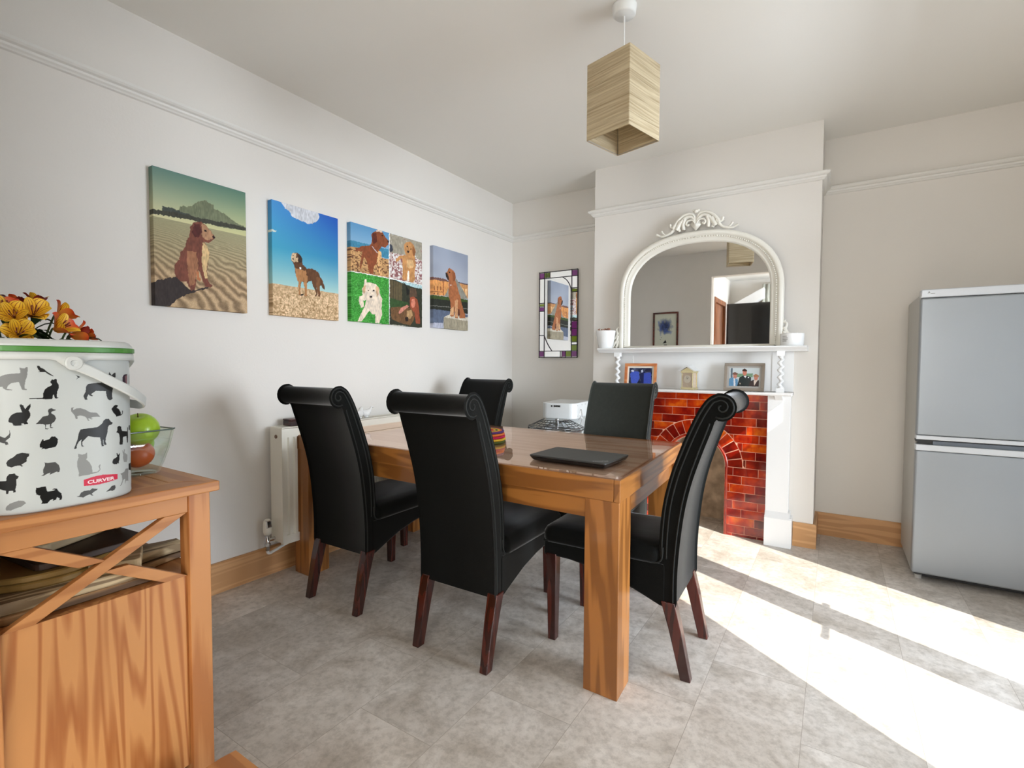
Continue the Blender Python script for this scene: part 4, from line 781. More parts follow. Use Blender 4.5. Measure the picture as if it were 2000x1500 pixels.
M_PSIDE, _, _ = clear('protector_edge', (254, 250, 247), gloss=.1, base=.0)
pr = obj('table_protector', tbox(BM(), .006, TL-.006, .006, TWd-.006, TH, TH+.0022), [M_PROT, M_PSIDE])
for pf_ in pr.data.polygons: pf_.material_index = 0 if pf_.center.z > TH+.002 else 1; pr.location = (TA.x, TA.y, 0)
tag(pr, 'clear glossy plastic protector sheet covering the oak table top', 'table cover')
ZT = TH+.0024
# ================================================================== chairs
def chair(label, x, y, rz, grp='scroll-back dining chairs round the table', M_FABRIC=M_FABRIC):
    t = thing('dining_chair', label, 'chair', (x, y, 0), rz, grp); W2 = .181
    front = spline([(-.212, .40), (-.213, .50), (-.223, .62), (-.247, .73), (-.277, .82), (-.312, .91), (-.338, .965), (-.364, 1.004), (-.392, 1.022)], 5)
    roll = []
    cx, cz, r = -.404, .984, .038
    for i in range(13):
        a = math.radians(88+i*17.6); roll.append((cx+r*math.cos(a), cz+r*math.sin(a)))
    rear = spline([(-.374, .938), (-.362, .90), (-.334, .82), (-.303, .72), (-.281, .62), (-.266, .50), (-.258, .38), (-.258, .258)], 5)
    prof = [tuple(p) for p in [(v[0], v[1]) for v in front]]+roll+[(v[0], v[1]) for v in rear]
    prof2 = prof+[(-.222, .262), (-.214, .395)]
    def sec(wd, inset):
        # inset the outline slightly at the side faces for a soft edge
        n = len(prof2); c = []
        for i in range(n):
            p0 = prof2[i-1]; p1 = prof2[(i+1) % n]; dx, dz = p1[0]-p0[0], p1[1]-p0[1]; L_ = math.hypot(dx, dz) or 1
            c.append((prof2[i][0]+dz/L_*-inset, prof2[i][1]+dx/L_*inset))
        return [(wd, y_, z_) for y_, z_ in c]
    bm = BM(); loft(bm, [sec(-W2, -.010), sec(-W2+.003, -.004), sec(-W2+.009, 0), sec(W2-.009, 0), sec(W2-.003, -.004), sec(W2, -.010)])
    back = obj('backrest', bm, M_FABRIC, t, smooth=False)
    try: back.data.shade_smooth(); back.data.set_sharp_from_angle(angle=.9)
    except Exception: pass
    for s in (-1, 1):
        X = s*(W2+.0005)
        obj('piping', tube(BM(), [(X, p[0], p[1]) for p in front[2:]]+[(X, p[0], p[1]) for p in roll], .0034, 6), M_PIPE, back, smooth=True)
        inner = [(X, p[0]-.017, p[1]-.002) for p in front[2:36]]+[(X, cx+(.026-.0016*i)*math.cos(math.radians(48+i*30)), cz+(.026-.0016*i)*math.sin(math.radians(48+i*30))) for i in range(14)]
        obj('scroll_piping', tube(BM(), spline(inner, 2), .003, 6), M_PIPE, back, smooth=True)
        obj('rear_piping', tube(BM(), [(X, p[0]+.004, p[1]) for p in rear[2:]], .003, 6), M_PIPE, back, smooth=True)
    # padded seat
    bm = BM(); R = []
    for z, i_ in ((.408, .0), (.42, -.004), (.445, -.004), (.463, .004), (.474, .020), (.482, .06), (.486, .12)):
        R.append([(x, y_, z) for x, y_ in rrect(-.190+i_, .190-i_, -.211, .266-i_, .035, 5)])
    loft(bm, R); obj('seat', bm, M_FABRIC, t, smooth=True)
    # skirt below the seat: arched lower edge
    sp = [(.262, .408), (.264, .352), (.225, .352), (.15, .350), (.05, .338), (-.06, .312), (-.15, .278), (-.205, .256), (-.224, .252), (-.224, .40), (-.22, .408)]
    bm = BM(); loft(bm, [[(wd, y_*k, z_+(0 if z_ > .39 else dz)) for y_, z_ in sp] for wd, k, dz in ((-.1835, .985, .006), (-.1805, 1, 0), (.1805, 1, 0), (.1835, .985, .006))])
    sk = obj('skirt', bm, M_FABRIC, t)
    for s in (-1, 1):
        X = s*.187
        obj('seam_piping', tube(BM(), spline([(X, .262, .412), (X, .1, .412), (X, -.10, .410), (X, -.185, .410), (X*.985, -.212, .425), (X*.97, -.216, .47)], 4), .0034, 6), M_PIPE, sk, smooth=True)
    for s in (-1, 1):
        bm = BM(); x_ = s*.165
        loft(bm, [[(x_+a*h, y_+b*h, z) for a, b in ((-1, -1), (1, -1), (1, 1), (-1, 1))] for z, h, y_ in ((0, .0155, .228), (.004, .0165, .228), (.36, .0225, .230))])
        obj('leg', bm, M_MAHOG, t, bevel=.003)
        bm = BM()
        loft(bm, [[(x_+a*h, y_+b*h*1.1, z) for a, b in ((-1, -1), (1, -1), (1, 1), (-1, 1))] for z, h, y_ in ((0, .0155, -.302), (.004, .0165, -.301), (.09, .018, -.282), (.18, .020, -.262), (.275, .022, -.236))])
        obj('leg', bm, M_MAHOG, t, bevel=.003)
    return t
chair('black scroll-back chair nearest the radiator, its back to the camera', .585, -2.142, .01)
chair('large black scroll-back chair in the foreground centre, its back to the camera', 1.313, -2.168, .01)
chair('black scroll-back chair at the right end of the table, side on', 1.801, -1.955, PI/2+.03)
chair('black scroll-back chair across the table in front of the left wall', .475, -1.475, PI-.04)
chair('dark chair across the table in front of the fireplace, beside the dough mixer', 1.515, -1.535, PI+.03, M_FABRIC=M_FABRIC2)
# ================================================================== on the table
lp = thing('laptop', 'closed black laptop lying on the table corner', 'laptop', (1.683, -2.118, ZT), -.03)
bm = BM(); loft(bm, [[(x, y, z) for x, y in rrect(-.162+i, .162-i, -.112+j, .112-i, .008, 4)] for z, i, j in ((0, .012, .012), (.002, .008, .008), (.014, 0, 0))]); obj('base', bm, M_BLACKP, lp)
M_LID = mat('laptop_lid_matte', (52, 54, 54), .45, var=.03, vs_=40, bump=.05, bs=900)
bm = BM(); loft(bm, [[(x, y, z) for x, y in rrect(-.163, .163, -.113, .113, .008, 4)] for z in (.0150, .0215)]); obj('lid', bm, M_LID, lp, bevel=.0015)
text('ThinkPad', .016, mat('silver_lettering', (190, 190, 190), .3, .6), bpy.data.objects['lid'], (.128, -.082, .0216), (0, 0, .7), ext=.0002)
bm = BM()
for a, b in ((-.02, .0), (.01, .03), (.04, .05)): bx(bm, .1615, .1622, a, b, .006, .010)
obj('ports', bm, mat('port_metal', (90, 90, 92), .3, .8), lp)
bm = BM()
for a in (-.12, .12):
    for b in (-.08, .08): bx(bm, a-.01, a+.01, b-.004, b+.004, -.0002, .001)
obj('rubber_feet', bm, M_BLACKP, lp)
def mat_coil(cols):
    """coiled placemat: rings of coloured braid"""
    bm = BM(); t = .0115; n = 11
    for i in range(n):
        r = .006+i*.0098; mi = cols[i % len(cols)]
        path = [(r*math.cos(a*PI/18), r*math.sin(a*PI/18), t/2) for a in range(37)]
        tube(bm, path, .0057, 6, cap=False, mi=mi)
    return bm
BR_ = [mat('braid_%s' % n, c, .85, var=.12, vs_=90, bump=.4, bs=300) for n, c in (('red', (200, 40, 40)), ('yellow', (226, 184, 56)), ('purple', (84, 44, 110)), ('pink', (196, 30, 84)), ('orange', (232, 116, 52)), ('green', (90, 104, 44)))]
random.seed(11)
mats = [([5, 1, 5, 4, 0, 1, 5, 4, 1, 5, 5], 'bottom of the placemat stack, green edged'), ([1, 4, 0, 1, 3, 4, 5, 1, 0, 4, 1], 'second from the bottom, yellow edged'), ([0, 4, 3, 1, 3, 0, 4, 1, 4, 0, 3], 'third from the bottom, pink edged'), ([4, 0, 1, 4, 0, 4, 1, 0, 4, 1, 4], 'second from the top, orange edged'), ([0, 0, 3, 0, 3, 0, 1, 5, 1, 4, 2], 'top of the placemat stack, purple edged with red centre')]
for i, (cl_, lb) in enumerate(mats):
    o = obj('placemat', mat_coil(cl_), BR_, smooth=True); o.location = (1.092+random.uniform(-.004, .004)-(.008 if i == 4 else 0), -1.955+random.uniform(-.004, .004), ZT+.0116*i)
    tag(o, 'round coiled rope placemat, '+lb, 'placemat', 'stack of coiled placemats on the table')
jr = thing('spice_jar', 'tiny dark jar with a white top just behind the placemat stack', 'jar', (.905, -1.792, ZT))
bm = BM(); lathe(bm, [(.0001, 0), (.016, 0), (.017, .05), (.010, .066), (.0001, .066)], n=18); obj('jar_body', bm, mat('dark_purple_glass', (40, 14, 34), .1, coat=.5), jr, smooth=True)
bm = BM(); lathe(bm, [(.0001, .066), (.011, .066), (.011, .080), (.0001, .080)], n=18); obj('jar_top', bm, M_PIPEW, jr)
# ================================================================== dough mixer in the alcove
mx = thing('dough_mixer', 'white spiral dough mixer with a wire bowl guard, in the alcove', 'mixer', (.862, -.742, 0), .13)
MW = mat('mixer_white_enamel', (232, 234, 232), .3)
def rr4(x0, x1, y0, y1, rf): # rounded front corners only
    o = [(x1, y1), (x0, y1)]
    for cx, a0 in ((x0+rf, PI), (x1-rf, 1.5*PI)):
        for k in range(7): t = a0+k/6*PI/2; o.append((cx+rf*math.cos(t), y0+rf+rf*math.sin(t)))
    return o
bm = BM(); loft(bm, [[(x, y, z) for x, y in rr4(-.122-i, .135+i, -i, .40, .045)] for z, i in ((.742, 0), (.850, 0), (.853, -.003))]); obj('head', bm, MW, mx, bevel=.002)
hd = bpy.data.objects['head']
text('EMPIRE', .016, M_BLACKP, hd, (.0, -.0012, .830), (PI/2, 0, 0), bold=.0008)
obj('logo_square', box(-.046, -.034, -.0012, 0, .824, .836), M_BLACKP, hd)
bm = BM()
for y, z in ((.06, .835), (.06, .76), (.16, .835), (.24, .835), (.31, .77)): lathe(bm, [(.0001, 0), (.004, 0), (.004, .002), (.0001, .002)], n=10)
bm.free()
bm = BM()
for y, z in ((.06, .835), (.06, .76), (.16, .835), (.24, .835), (.31, .77)): bx(bm, .1345, .1365, y-.003, y+.003, z-.003, z+.003)
obj('bolts', bm, M_STEEL, hd)
bm = BM(); bx(bm, -.155, .165, .17, .385, .05, .741); bx(bm, -.155, .165, -.20, .17, .05, .40); obj('body', bm, MW, mx, bevel=.01, seg=3)
bm = BM(); lathe(bm, [(.0001, .401), (.12, .401), (.165, .44), (.182, .50), (.184, .655), (.188, .660), (.186, .664), (.180, .655), (.178, .50), (.16, .45), (.0001, .42)], 0, -.02, 40); obj('bowl', bm, M_STEEL, mx, smooth=True)
bm = BM(); cyb = -.02
def ring(bm, r, z, th=.0022, a0=0, a1=2*PI): tube(bm, [(r*math.cos(a0+(a1-a0)*i/40), cyb+r*math.sin(a0+(a1-a0)*i/40), z) for i in range(41)], th, 6)
A0, A1 = PI*.93, PI*2.07
for r, z, th in ((.196, .672, .005), (.196, .690, .0036), (.165, .703, .003), (.14, .714, .003), (.115, .726, .003), (.095, .738, .003)): ring(bm, r, z, th, A0, A1)
for i in range(17):
    a = A0+(A1-A0)*i/16; c, s = math.cos(a), math.sin(a)
    tube(bm, [(.197*c, cyb+.197*s, .672), (.196*c, cyb+.196*s, .690), (.10*c, cyb+.10*s, .736)], .0022, 5)
obj('wire_guard', bm, M_WIRE, mx, smooth=True)
bm = BM(); P = [(.085*math.cos(t)*1, cyb+.085*math.sin(t), .735-.018*t) for t in [k*.35 for k in range(40)] if .735-.018*t > .50]; tube(bm, [(0, cyb, .742), (0, cyb, .725)]+P, .009, 8); obj('spiral_hook', bm, M_STEEL, mx, smooth=True)
bm = BM(); tube(bm, [(.01, cyb+.0, .742), (.01, cyb, .66)], .014, 12); obj('shaft', bm, M_STEEL, mx)
bm = BM(); tube(bm, spline([(.138, .07, .735), (.150, .07, .75), (.150, .075, .80), (.150, .10, .80), (.150, .115, .74), (.150, .08, .70)], 5), .0025, 6); obj('guard_bracket', bm, M_CHROME, mx, smooth=True)
bm = BM(); tube(bm, [(.165, .17, .735), (.205, .17, .735), (.212, .16, .725), (.212, .14, .695)], [.010, .012, .012, .009], 8); obj('lever', bm, M_BLACKP, mx, smooth=True)
for s in (-1, 1):
    for y in (-.16, .34):
        bm = BM(); lathe(bm, [(.0001, 0), (.02, 0), (.02, .05), (.0001, .05)], n=14); obj('foot', bm, M_BLACKP, mx, loc=(s*.12, y, 0))
# ================================================================== radiator and what stands on it
ra = thing('radiator', 'white double-panel radiator on the left wall under the canvases', 'radiator', (0, -2.40, 0))
RL = 1.45; RZ0, RZ1 = .180, .790
def panel(x0, x1, s=1):
    bm = BM(); n = int(RL/.0333); P = []
    y = .012
    pts = []
    for i in range(n*1):
        y0 = .014+i*(RL-.028)/n; w_ = (RL-.028)/n
        pts += [(y0, 0), (y0+w_*.2, 0), (y0+w_*.32, -.010), (y0+w_*.68, -.010), (y0+w_*.80, 0)]
    pts.append((RL-.014, 0))
    for za, zb2 in ((RZ0+.045, RZ1-.05),):
        a = [bm.verts.new((x1+d*s, p, za)) for p, d in pts]; b = [bm.verts.new((x1+d*s, p, zb2)) for p, d in pts]
        for i in range(len(pts)-1): bm.faces.new((a[i], a[i+1], b[i+1], b[i]))
    bx(bm, x0, x1, .002, .014, RZ0, RZ1-.004); bx(bm, x0, x1, RL-.014, RL-.002, RZ0, RZ1-.004)
    bx(bm, x0, x1, .014, RL-.014, RZ0, RZ0+.045); bx(bm, x0, x1, .014, RL-.014, RZ1-.05, RZ1-.004)
    bx(bm, x0, x0+.002, .014, RL-.014, RZ0, RZ1-.01)
    return bm
obj('front_panel', panel(.112, .135), M_RADI, ra)
obj('rear_panel', box(.035, .055, .004, RL-.004, RZ0, RZ1-.006), M_RADI, ra)
for ye in (-.002, RL-.0018): obj('end_cover', box(.034, .137, ye, ye+.0038, RZ0+.01, RZ1), M_RADI, ra, bevel=.001)
bm = BM(); lathe(bm, [(.0001, 0), (.010, 0), (.010, .004), (.0001, .004)], n=20); obj('end_plug', bm, mat('bronze_plug', (120, 96, 80), .4, .4), ra, loc=(.088, -.002, .745), rot=(PI/2, 0, 0))
bm = BM(); bx(bm, .034, .040, 0, RL, RZ1-.001, RZ1+.004); bx(bm, .130, .137, 0, RL, RZ1-.001, RZ1+.004)
for i in range(72): bx(bm, .040, .130, .008+i*.02, .019+i*.02, RZ1, RZ1+.003)
bx(bm, .040, .130, 0, .004, RZ1, RZ1+.003); obj('top_grille', bm, M_RADI, ra)
va = obj('valve_body', tube(BM(), [(.062, -.042, .150), (.062, -.042, .235)], [.010, .013], 12), M_CHROME, ra, smooth=True)
bm = BM(); tube(bm, [(.062, -.042, .205), (.062, .015, .205)], .010, 10); lathe(bm, [(.013, 0), (.016, .003), (.016, .014), (.013, .017)], .062, -.042, 6, z=.172); obj('valve_union', bm, M_CHROME, va)
bm = BM(); lathe(bm, [(.0001, .235), (.018, .236), (.021, .25), (.021, .285), (.019, .305), (.012, .315), (.0001, .317)], .062, -.042, 24); obj('thermostatic_head', bm, M_RADI, va, smooth=True)
bm = BM(); prism(bm, [(.071, .268), (.086, .275), (.080, .31), (.066, .3135)], 'y', -.056, -.028) ; obj('head_insert', bm, M_CHROME, va, bevel=.003)
bm = BM(); tube(bm, spline([(.062, -.042, .155), (.062, -.042, .142), (.062, -.030, .134), (.062, 0, .140), (.058, .10, .160), (.055, .30, .1655), (.05, .9, .1655)], 6), .0075, 10); obj('pipe', bm, M_PIPEW, ra, smooth=True)
bm = BM()
for y in (.25, 1.2): bx(bm, 0, .035, y, y+.03, .3, .7)
obj('wall_bracket', bm, M_RADI, ra)
wb = thing('wooden_box', 'small dark red wooden box on the radiator', 'box', (.080, -2.235, RZ1+.0045))
obj('box_body', box(-.035, .035, -.10, .10, 0, .026), M_DARKWOOD, wb, bevel=.002); obj('box_lid', box(-.036, .036, -.101, .101, .027, .036), M_DARKWOOD, wb, bevel=.002)
def bird(label, y, rz):
    t = thing('bird_figurine', label, 'figurine', (.085, y, RZ1+.0045), rz, 'pair of ceramic birds on the radiator')
    bm = BM(); R = []
    for s_, z, r, h in ((-.048, .036, .004, .004), (-.036, .032, .010, .009), (-.02, .026, .018, .020), (0, .024, .022, .023), (.014, .030, .020, .022), (.024, .040, .014, .018), (.028, .052, .012, .012), (.034, .060, .007, .007), (.042, .058, .001, .001)):
        R.append([(s_, r*math.cos(2*PI*k/14), z+h*math.sin(2*PI*k/14)) for k in range(14)])
    loft(bm, R); b = obj('bird_body', bm, M_CERAM, t, smooth=True)
    bm = BM(); lathe(bm, [(.0001, 0), (.014, 0), (.012, .006), (.0001, .008)], n=16); obj('base', bm, M_CERAM, t)
    bm = BM(); tube(bm, [(.038, 0, .058), (.047, 0, .057)], [.003, .0005], 6); obj('beak', bm, mat('beak_grey', (120, 110, 90), .5), t)
bird('white ceramic bird on the radiator, left of the pair, facing away', -1.852, 2.1)
bird('white ceramic bird on the radiator, right of the pair, beak to the right', -1.800, 1.3)
# ================================================================== pine sideboard
SX, SY, SZ = 1.185, -3.246, .82
sb = thing('sideboard', 'waxed pine sideboard with a crossed end frame above a solid end panel', 'sideboard', (.60, -3.48, 0))
def sbx(x0, x1, y0, y1, z0, z1, bm=None): return bx(bm or BM(), x0-.60, x1-.60, y0+3.48, y1+3.48, z0, z1)
TK = .030; fwid = .085; ST = .0045
ZT0 = SZ-.026
X0s, Y1s, Y0s = .025, SY, -3.738
def mitre(pts, m, nm): obj(nm, prism(BM(), [(x-.60, y+3.48) for x, y in pts], 'z', ZT0, SZ), m, sb, bevel=.003)
mitre([(SX, Y1s), (SX, Y0s), (SX-fwid, Y0s+fwid), (SX-fwid, Y1s-fwid)], M_PINEY, 'top_frame')
mitre([(X0s, Y1s), (X0s+fwid, Y1s-fwid), (X0s+fwid, Y0s+fwid), (X0s, Y0s)], M_PINEY, 'top_frame')
mitre([(X0s, Y1s), (SX, Y1s), (SX-fwid, Y1s-fwid), (X0s+fwid, Y1s-fwid)], M_PINEX, 'top_frame')
mitre([(X0s, Y0s), (X0s+fwid, Y0s+fwid), (SX-fwid, Y0s+fwid), (SX, Y0s)], M_PINEX, 'top_frame')
bm = BM(); nb = 4; yy0, yy1 = Y0s+fwid, Y1s-fwid
for i in range(nb): sbx(X0s+fwid, SX-fwid, yy0+(yy1-yy0)*i/nb+.0006, yy0+(yy1-yy0)*(i+1)/nb-.0006, ZT0+.002, SZ-.0012, bm)
obj('top_boards', bm, M_PINEX, sb)
PX1, PX0 = 1.155, .045; PY1, PY0 = -3.257, -3.708
for x in (PX1-.050, PX0):
    for y in (PY1-.052, PY0): obj('post', sbx(x, x+.050, y, y+.052, 0, ZT0-.0005), M_PINEP, sb, bevel=.002)
for x in (PX1-.030, PX0+.01):
    obj('top_rail', sbx(x, x+.026, PY0+.052, PY1-.052, .746, ZT0-.0005), M_PINEY, sb, bevel=.0015)
    obj('end_panel', sbx(x-.004, x+.016, PY0+.052, PY1-.052, .08, .580), M_PINEZ, sb, bevel=.001)
    yc = (PY0+PY1)/2; zc = .663; ya, yb = PY0+.052, PY1-.052
    for s, off in ((1, .004), (-1, .0)):
        y0_, y1_ = (ya, yb) if s > 0 else (yb, ya); wz = .020; xa = x+off
        hw_ = .026*s
        pts = [(y0_-0*hw_, .581), (y0_+2*hw_, .581), (y1_, .745), (y1_-2*hw_, .745)]
        if s > 0: obj('cross_brace', prism(BM(), [(p[0]+3.48, p[1]) for p in pts], 'x', xa-.60, xa+.018-.60), M_PINEY, sb, bevel=.001)
        else:
            # the other arm in two halves so the arms meet flush
            def lerp(a, b, t): return (a[0]+(b[0]-a[0])*t, a[1]+(b[1]-a[1])*t)
            A_, B_, C_, D_ = pts
            for t0, t1 in ((0, .43), (.57, 1)):
                obj('cross_brace', prism(BM(), [(p[0]+3.48, p[1]) for p in (lerp(A_, D_, t0), lerp(B_, C_, t0), lerp(B_, C_, t1), lerp(A_, D_, t1))], 'x', xa-.60+.004, xa+.018-.60+.003), M_PINEY, sb, bevel=.001)
obj('front_rail', sbx(PX0+.05, PX1-.05, PY1-.03, PY1-.006, .746, ZT0-.0005), M_PINEX, sb, bevel=.001)
obj('shelf', sbx(PX0+.004, PX1-.034, PY0+.004, PY1-.004, .560, .579), M_PINEX, sb)
obj('bottom_board', sbx(PX0+.05, PX1-.05, PY0+.02, PY1-.03, .085, .10), M_PINEX, sb)
obj('back_panel', sbx(PX0+.05, PX1-.05, PY0+.004, PY0+.012, .08, .559), M_PINEZ, sb)
for i in range(2):
    xa = PX0+.055+i*.50
    d = obj('door', sbx(xa, xa+.495, PY1-.026, PY1-.006, .09, .555), M_PINEZ, sb, bevel=.002)
    bm = BM(); kx = (xa+.495-.04 if i == 0 else xa+.04)-.60; sphere(bm, (kx, PY1+3.48+.012, .34), .014, n=14, m_=8); obj('knob', bm, M_DARKWOOD, d, smooth=True)
# chopping boards and trays on the shelf
def pos(x, y): return (x, y)
W_BD1 = wood('board_brown', (96, 70, 44), (168, 130, 88), 'y', 6, .12, .55); W_BD2 = wood('board_pale', (176, 150, 110), (222, 200, 160), 'y', 8, .1, .6); W_BD3 = wood('board_pale_rough', (140, 118, 88), (214, 192, 152), 'y', 14, .1, .7)
W_TRAY = mat('pressed_wood_tray', (150, 118, 62), .45, var=.12, vs_=14); W_DARK = mat('dark_slate_board', (62, 44, 32), .5, var=.1)
def handled(nm, label, cx, cy, z, hx, hy, th, hl, m, rz=0):
    t = thing(nm, label, 'chopping board', (cx, cy, z), rz, 'boards on the sideboard shelf')
    bm = BM(); o = rrect(-hx, hx, -hy, hy, .03, 5)
    loft(bm, [[(x*(1-i), y*(1-i*.5), zz) for x, y in o] for zz, i in ((0, .02), (.003, 0), (th-.003, 0), (th, .015))]); obj('board', bm, m, t)
    bm = BM(); P = spline([(0, hy-.012), (0, hy+hl*.3), (0, hy+hl*.7), (0, hy+hl)], 4); R = []
    for i, p in enumerate(P):
        k = i/(len(P)-1); wd = .045*(1-k)**2+.021+.006*k; R.append([(-wd, p[1], .001), (wd, p[1], .001), (wd*1.02, p[1], th*.5), (wd, p[1], th-.001), (-wd, p[1], th-.001), (-wd*1.02, p[1], th*.5)])
    loft(bm, R); obj('handle', bm, m, t, bevel=.003)
    return t
Zs = .5795
handled('chopping_board', 'thin brown chopping board at the bottom of the shelf stack', .970, -3.505, Zs, .135, .155, .018, .10, W_BD1)
handled('chopping_board', 'thick pale chopping board with a long handle, second from the bottom', .955, -3.545, Zs+.0185, .145, .165, .026, .13, W_BD3, -.06)
def tray(label, cx, cy, z, r, th, m):
    bm = BM(); lathe(bm, [(.0001, 0), (r-.004, 0), (r, .004), (r, th-.003), (r-.003, th), (.0001, th)], n=56)
    o = obj('round_board', bm, m, smooth=False, bevel=0); o.location = (cx, cy, z); tag(o, label, 'board', 'boards on the sideboard shelf')
tray('round golden-brown board, lower of the two round ones', .915, -3.535, Zs+.045, .150, .0165, W_TRAY)
tray('round golden-brown board with dark top, upper of the two round ones', .915, -3.535, Zs+.062, .150, .0155, W_TRAY)
db = thing('dark_board', 'dark rectangular board with a rope loop, top of the shelf stack', 'chopping board', (.89, -3.475, Zs+.0785), .1, 'boards on the sideboard shelf')
bm = BM(); loft(bm, [[(x, y, z) for x, y in rrect(-.15, .15, -.115, .115, .02, 4)] for z in (0, .016)]); obj('board', bm, W_DARK, db, bevel=.003)
bm = BM(); tube(bm, spline([(-.02, .10, .016), (-.035, .10, .034), (-.035, .115, .050), (-.01, .125, .052), (.012, .12, .034), (.01, .10, .016)], 6), .006, 8); obj('rope_loop', bm, mat('jute_rope', (170, 140, 100), .9, var=.3, vs_=120, bump=.8, bs=300), db, smooth=True)
bb = obj('bread_board', None or loft(BM(), [[(x, y, z) for x, y in rrect(-.11, .11, -.09, .09, .02, 4)] for z in (0, .022)]), W_BD2, bevel=.003); bb.location = (.84, -3.52, Zs+.0955); bb.rotation_euler = (0, 0, .5); tag(bb, 'small pale board lying crooked on the dark board under the sideboard top', 'chopping board')
pb = obj('pale_block', loft(BM(), [[(x, y, z) for x, y in rrect(-.06, .06, -.05, .05, .012, 4)] for z in (0, .026)]), W_BD2, bevel=.003); pb.location = (1.045, -3.425, Zs+.045); pb.rotation_euler = (0, 0, -.4) ; tag(pb, 'pale wooden block resting on the thick board behind the crossed braces', 'chopping board')
# ================================================================== pet food bucket
KB = dict(cx=1.073, cy=-3.541, ax=.105, ay=.127, n=3.2, k0=.985)
bk = thing('pet_food_bucket', 'white oval bucket printed with black and grey animal silhouettes, green band', 'bucket', (KB['cx'], KB['cy'], SZ+.0005))
BH = .340
def kz(z): return KB['k0']+(1-KB['k0'])*z/BH
def bpt(phi, z, off=0):
    c, s = np.cos(phi), np.sin(phi); n = KB['n']
    r = (np.abs(c)**n+np.abs(s)**n)**(-1/n); k = kz(z)
    return np.stack([r*c*(KB['ax']*k+off), r*s*(KB['ay']*k+off), z+0*phi], -1)
def bring(z, off=0, n=96, zf=None):
    return [tuple(bpt(np.array(2*PI*i/n), np.array(z+(zf(2*PI*i/n) if zf else 0)), off)) for i in range(n)]
M_BUCKP = print_mat('bucket_print', .35)
M_BUCK = mat('bucket_white_plastic', (202, 205, 202), .35)
na, nz = 1150, 560
ph = np.linspace(-PI, PI, na); zz = np.linspace(.006, .320, nz); A_, Z_ = np.meshgrid(ph, zz)
col = np.full(A_.shape+(3,), 1.0)*np.array([192, 197, 195])
SH = []
for c, pts in BUCKET_ART:
    cc = (c, c, c) if not isinstance(c, list) else c
    if not isinstance(c, list): cc = (c*.82, c*.83, c*.82)
    SH.append((cc, [(a/1000, b/10000-SZ) for a, b in pts]))
reps = []
for dphi in (0, ):
    for cc, P in SH: reps.append((cc, P))
for cc, P in SH:      # the print repeats round the hidden sides
    if isinstance(cc, list): continue
    for d in (PI, PI*.56, -PI*.56): reps.append((cc, [(((a+d+PI) % (2*PI))-PI, b) for a, b in P]))
for cc, P in reps:
    xs = [p[0] for p in P]; ys = [p[1] for p in P]
    if max(xs)-min(xs) > 1: continue
    i0, i1 = np.searchsorted(ph, min(xs)-.01), np.searchsorted(ph, max(xs)+.01); j0, j1 = max(np.searchsorted(zz, min(ys)-.002)-1, 0), np.searchsorted(zz, max(ys)+.002)+1
    if reps.index((cc, P)) >= len(SH) and np.any(col[j0:j1, i0:i1, 0] < 185): continue
    mk = inpoly(A_[j0:j1, i0:i1], Z_[j0:j1, i0:i1], P); sub = col[j0:j1, i0:i1]; sub[mk] = cc
gridmesh('printed_body', bpt(A_, Z_), col, M_BUCKP, bk)
bm = BM(); loft(bm, [bring(0, -.004), bring(.003, -.001), bring(.0062, 0)], cap=True); loft(bm, [bring(.320, 0), bring(.324, 0), bring(.324, -.003), bring(.02, -.003)], cap=False); obj('base', bm, M_BUCK, bk, smooth=False)
def skirt(p):   # the rim skirt dips at the ends and at the handle pivots
    q_ = (p+PI) % (2*PI)-PI; return -.022*abs(math.sin(q_))**14-.016*(math.exp(-(q_/.16)**4)+math.exp(-((PI-abs(q_))/.16)**4))
bm = BM(); loft(bm, [bring(.311, .0005, zf=skirt), bring(.311, .007, zf=skirt), bring(.312, .009, zf=skirt), bring(.326, .0075), bring(.327, .004), bring(.311, .0005, zf=skirt)], cap=False); obj('rim', bm, M_BUCK, bk, smooth=True)
M_GREENB = mat('green_band', (66, 128, 44), .35)
bm = BM(); loft(bm, [bring(.327, .0085), bring(.328, .0095), bring(.3365, .0095), bring(.338, .008)], cap=True); obj('green_band', bm, M_GREENB, bk, smooth=False)
bm = BM(); loft(bm, [bring(.338, .006), bring(.342, .006), bring(.350, .0), bring(.353, -.006), bring(.3535, -.02)], cap=True); obj('lid', bm, M_BUCK, bk, smooth=False)
bm = BM(); 
hp = []
for sgn in (1, -1):
    seq = [(KB['ax']+.016, .0, .301), (KB['ax']+.016, .03, .285), (KB['ax']+.015, .07, .260), (KB['ax']+.008, .105, .238), (KB['ax']-.02, .138, .216), (.04, .150, .205), (0, .152, .203)]
    hp.append([(sgn*x, y, z) for x, y, z in seq])
path = spline(hp[0][:-1]+[hp[0][-1]]+hp[1][:-1][::-1], 6)
R = []
for i, p in enumerate(path):
    t = (path[min(i+1, len(path)-1)]-path[max(i-1, 0)]).normalized(); s_ = Vector((p.x/KB['ax']**2*1.0, p.y/KB['ay']**2, 0)).normalized() if True else None
    s_ = (s_-t*s_.dot(t)).normalized(); up = s_.cross(t).normalized()
    wd = .0105; th = .0022
    R.append([tuple(p+up*a*wd+s_*b*th) for a, b in ((-1, -1), (-1, 1), (-.72, 1.6), (.72, 1.6), (1, 1), (1, -1))])
loft(bm, R); hn = obj('bail_handle', bm, M_BUCK, bk, smooth=False, bevel=.0008)
for sgn in (1, -1):
    bm = BM(); lathe(bm, [(.0001, -.008), (.014, -.008), (.0155, -.002), (.0155, .004), (.013, .0055), (.007, .0055), (.006, .003), (.0001, .003)], n=28); obj('handle_pivot', bm, M_BUCK, bk, smooth=False, loc=(sgn*(KB['ax']+.015), 0, .304), rot=(0, sgn*PI/2, 0))
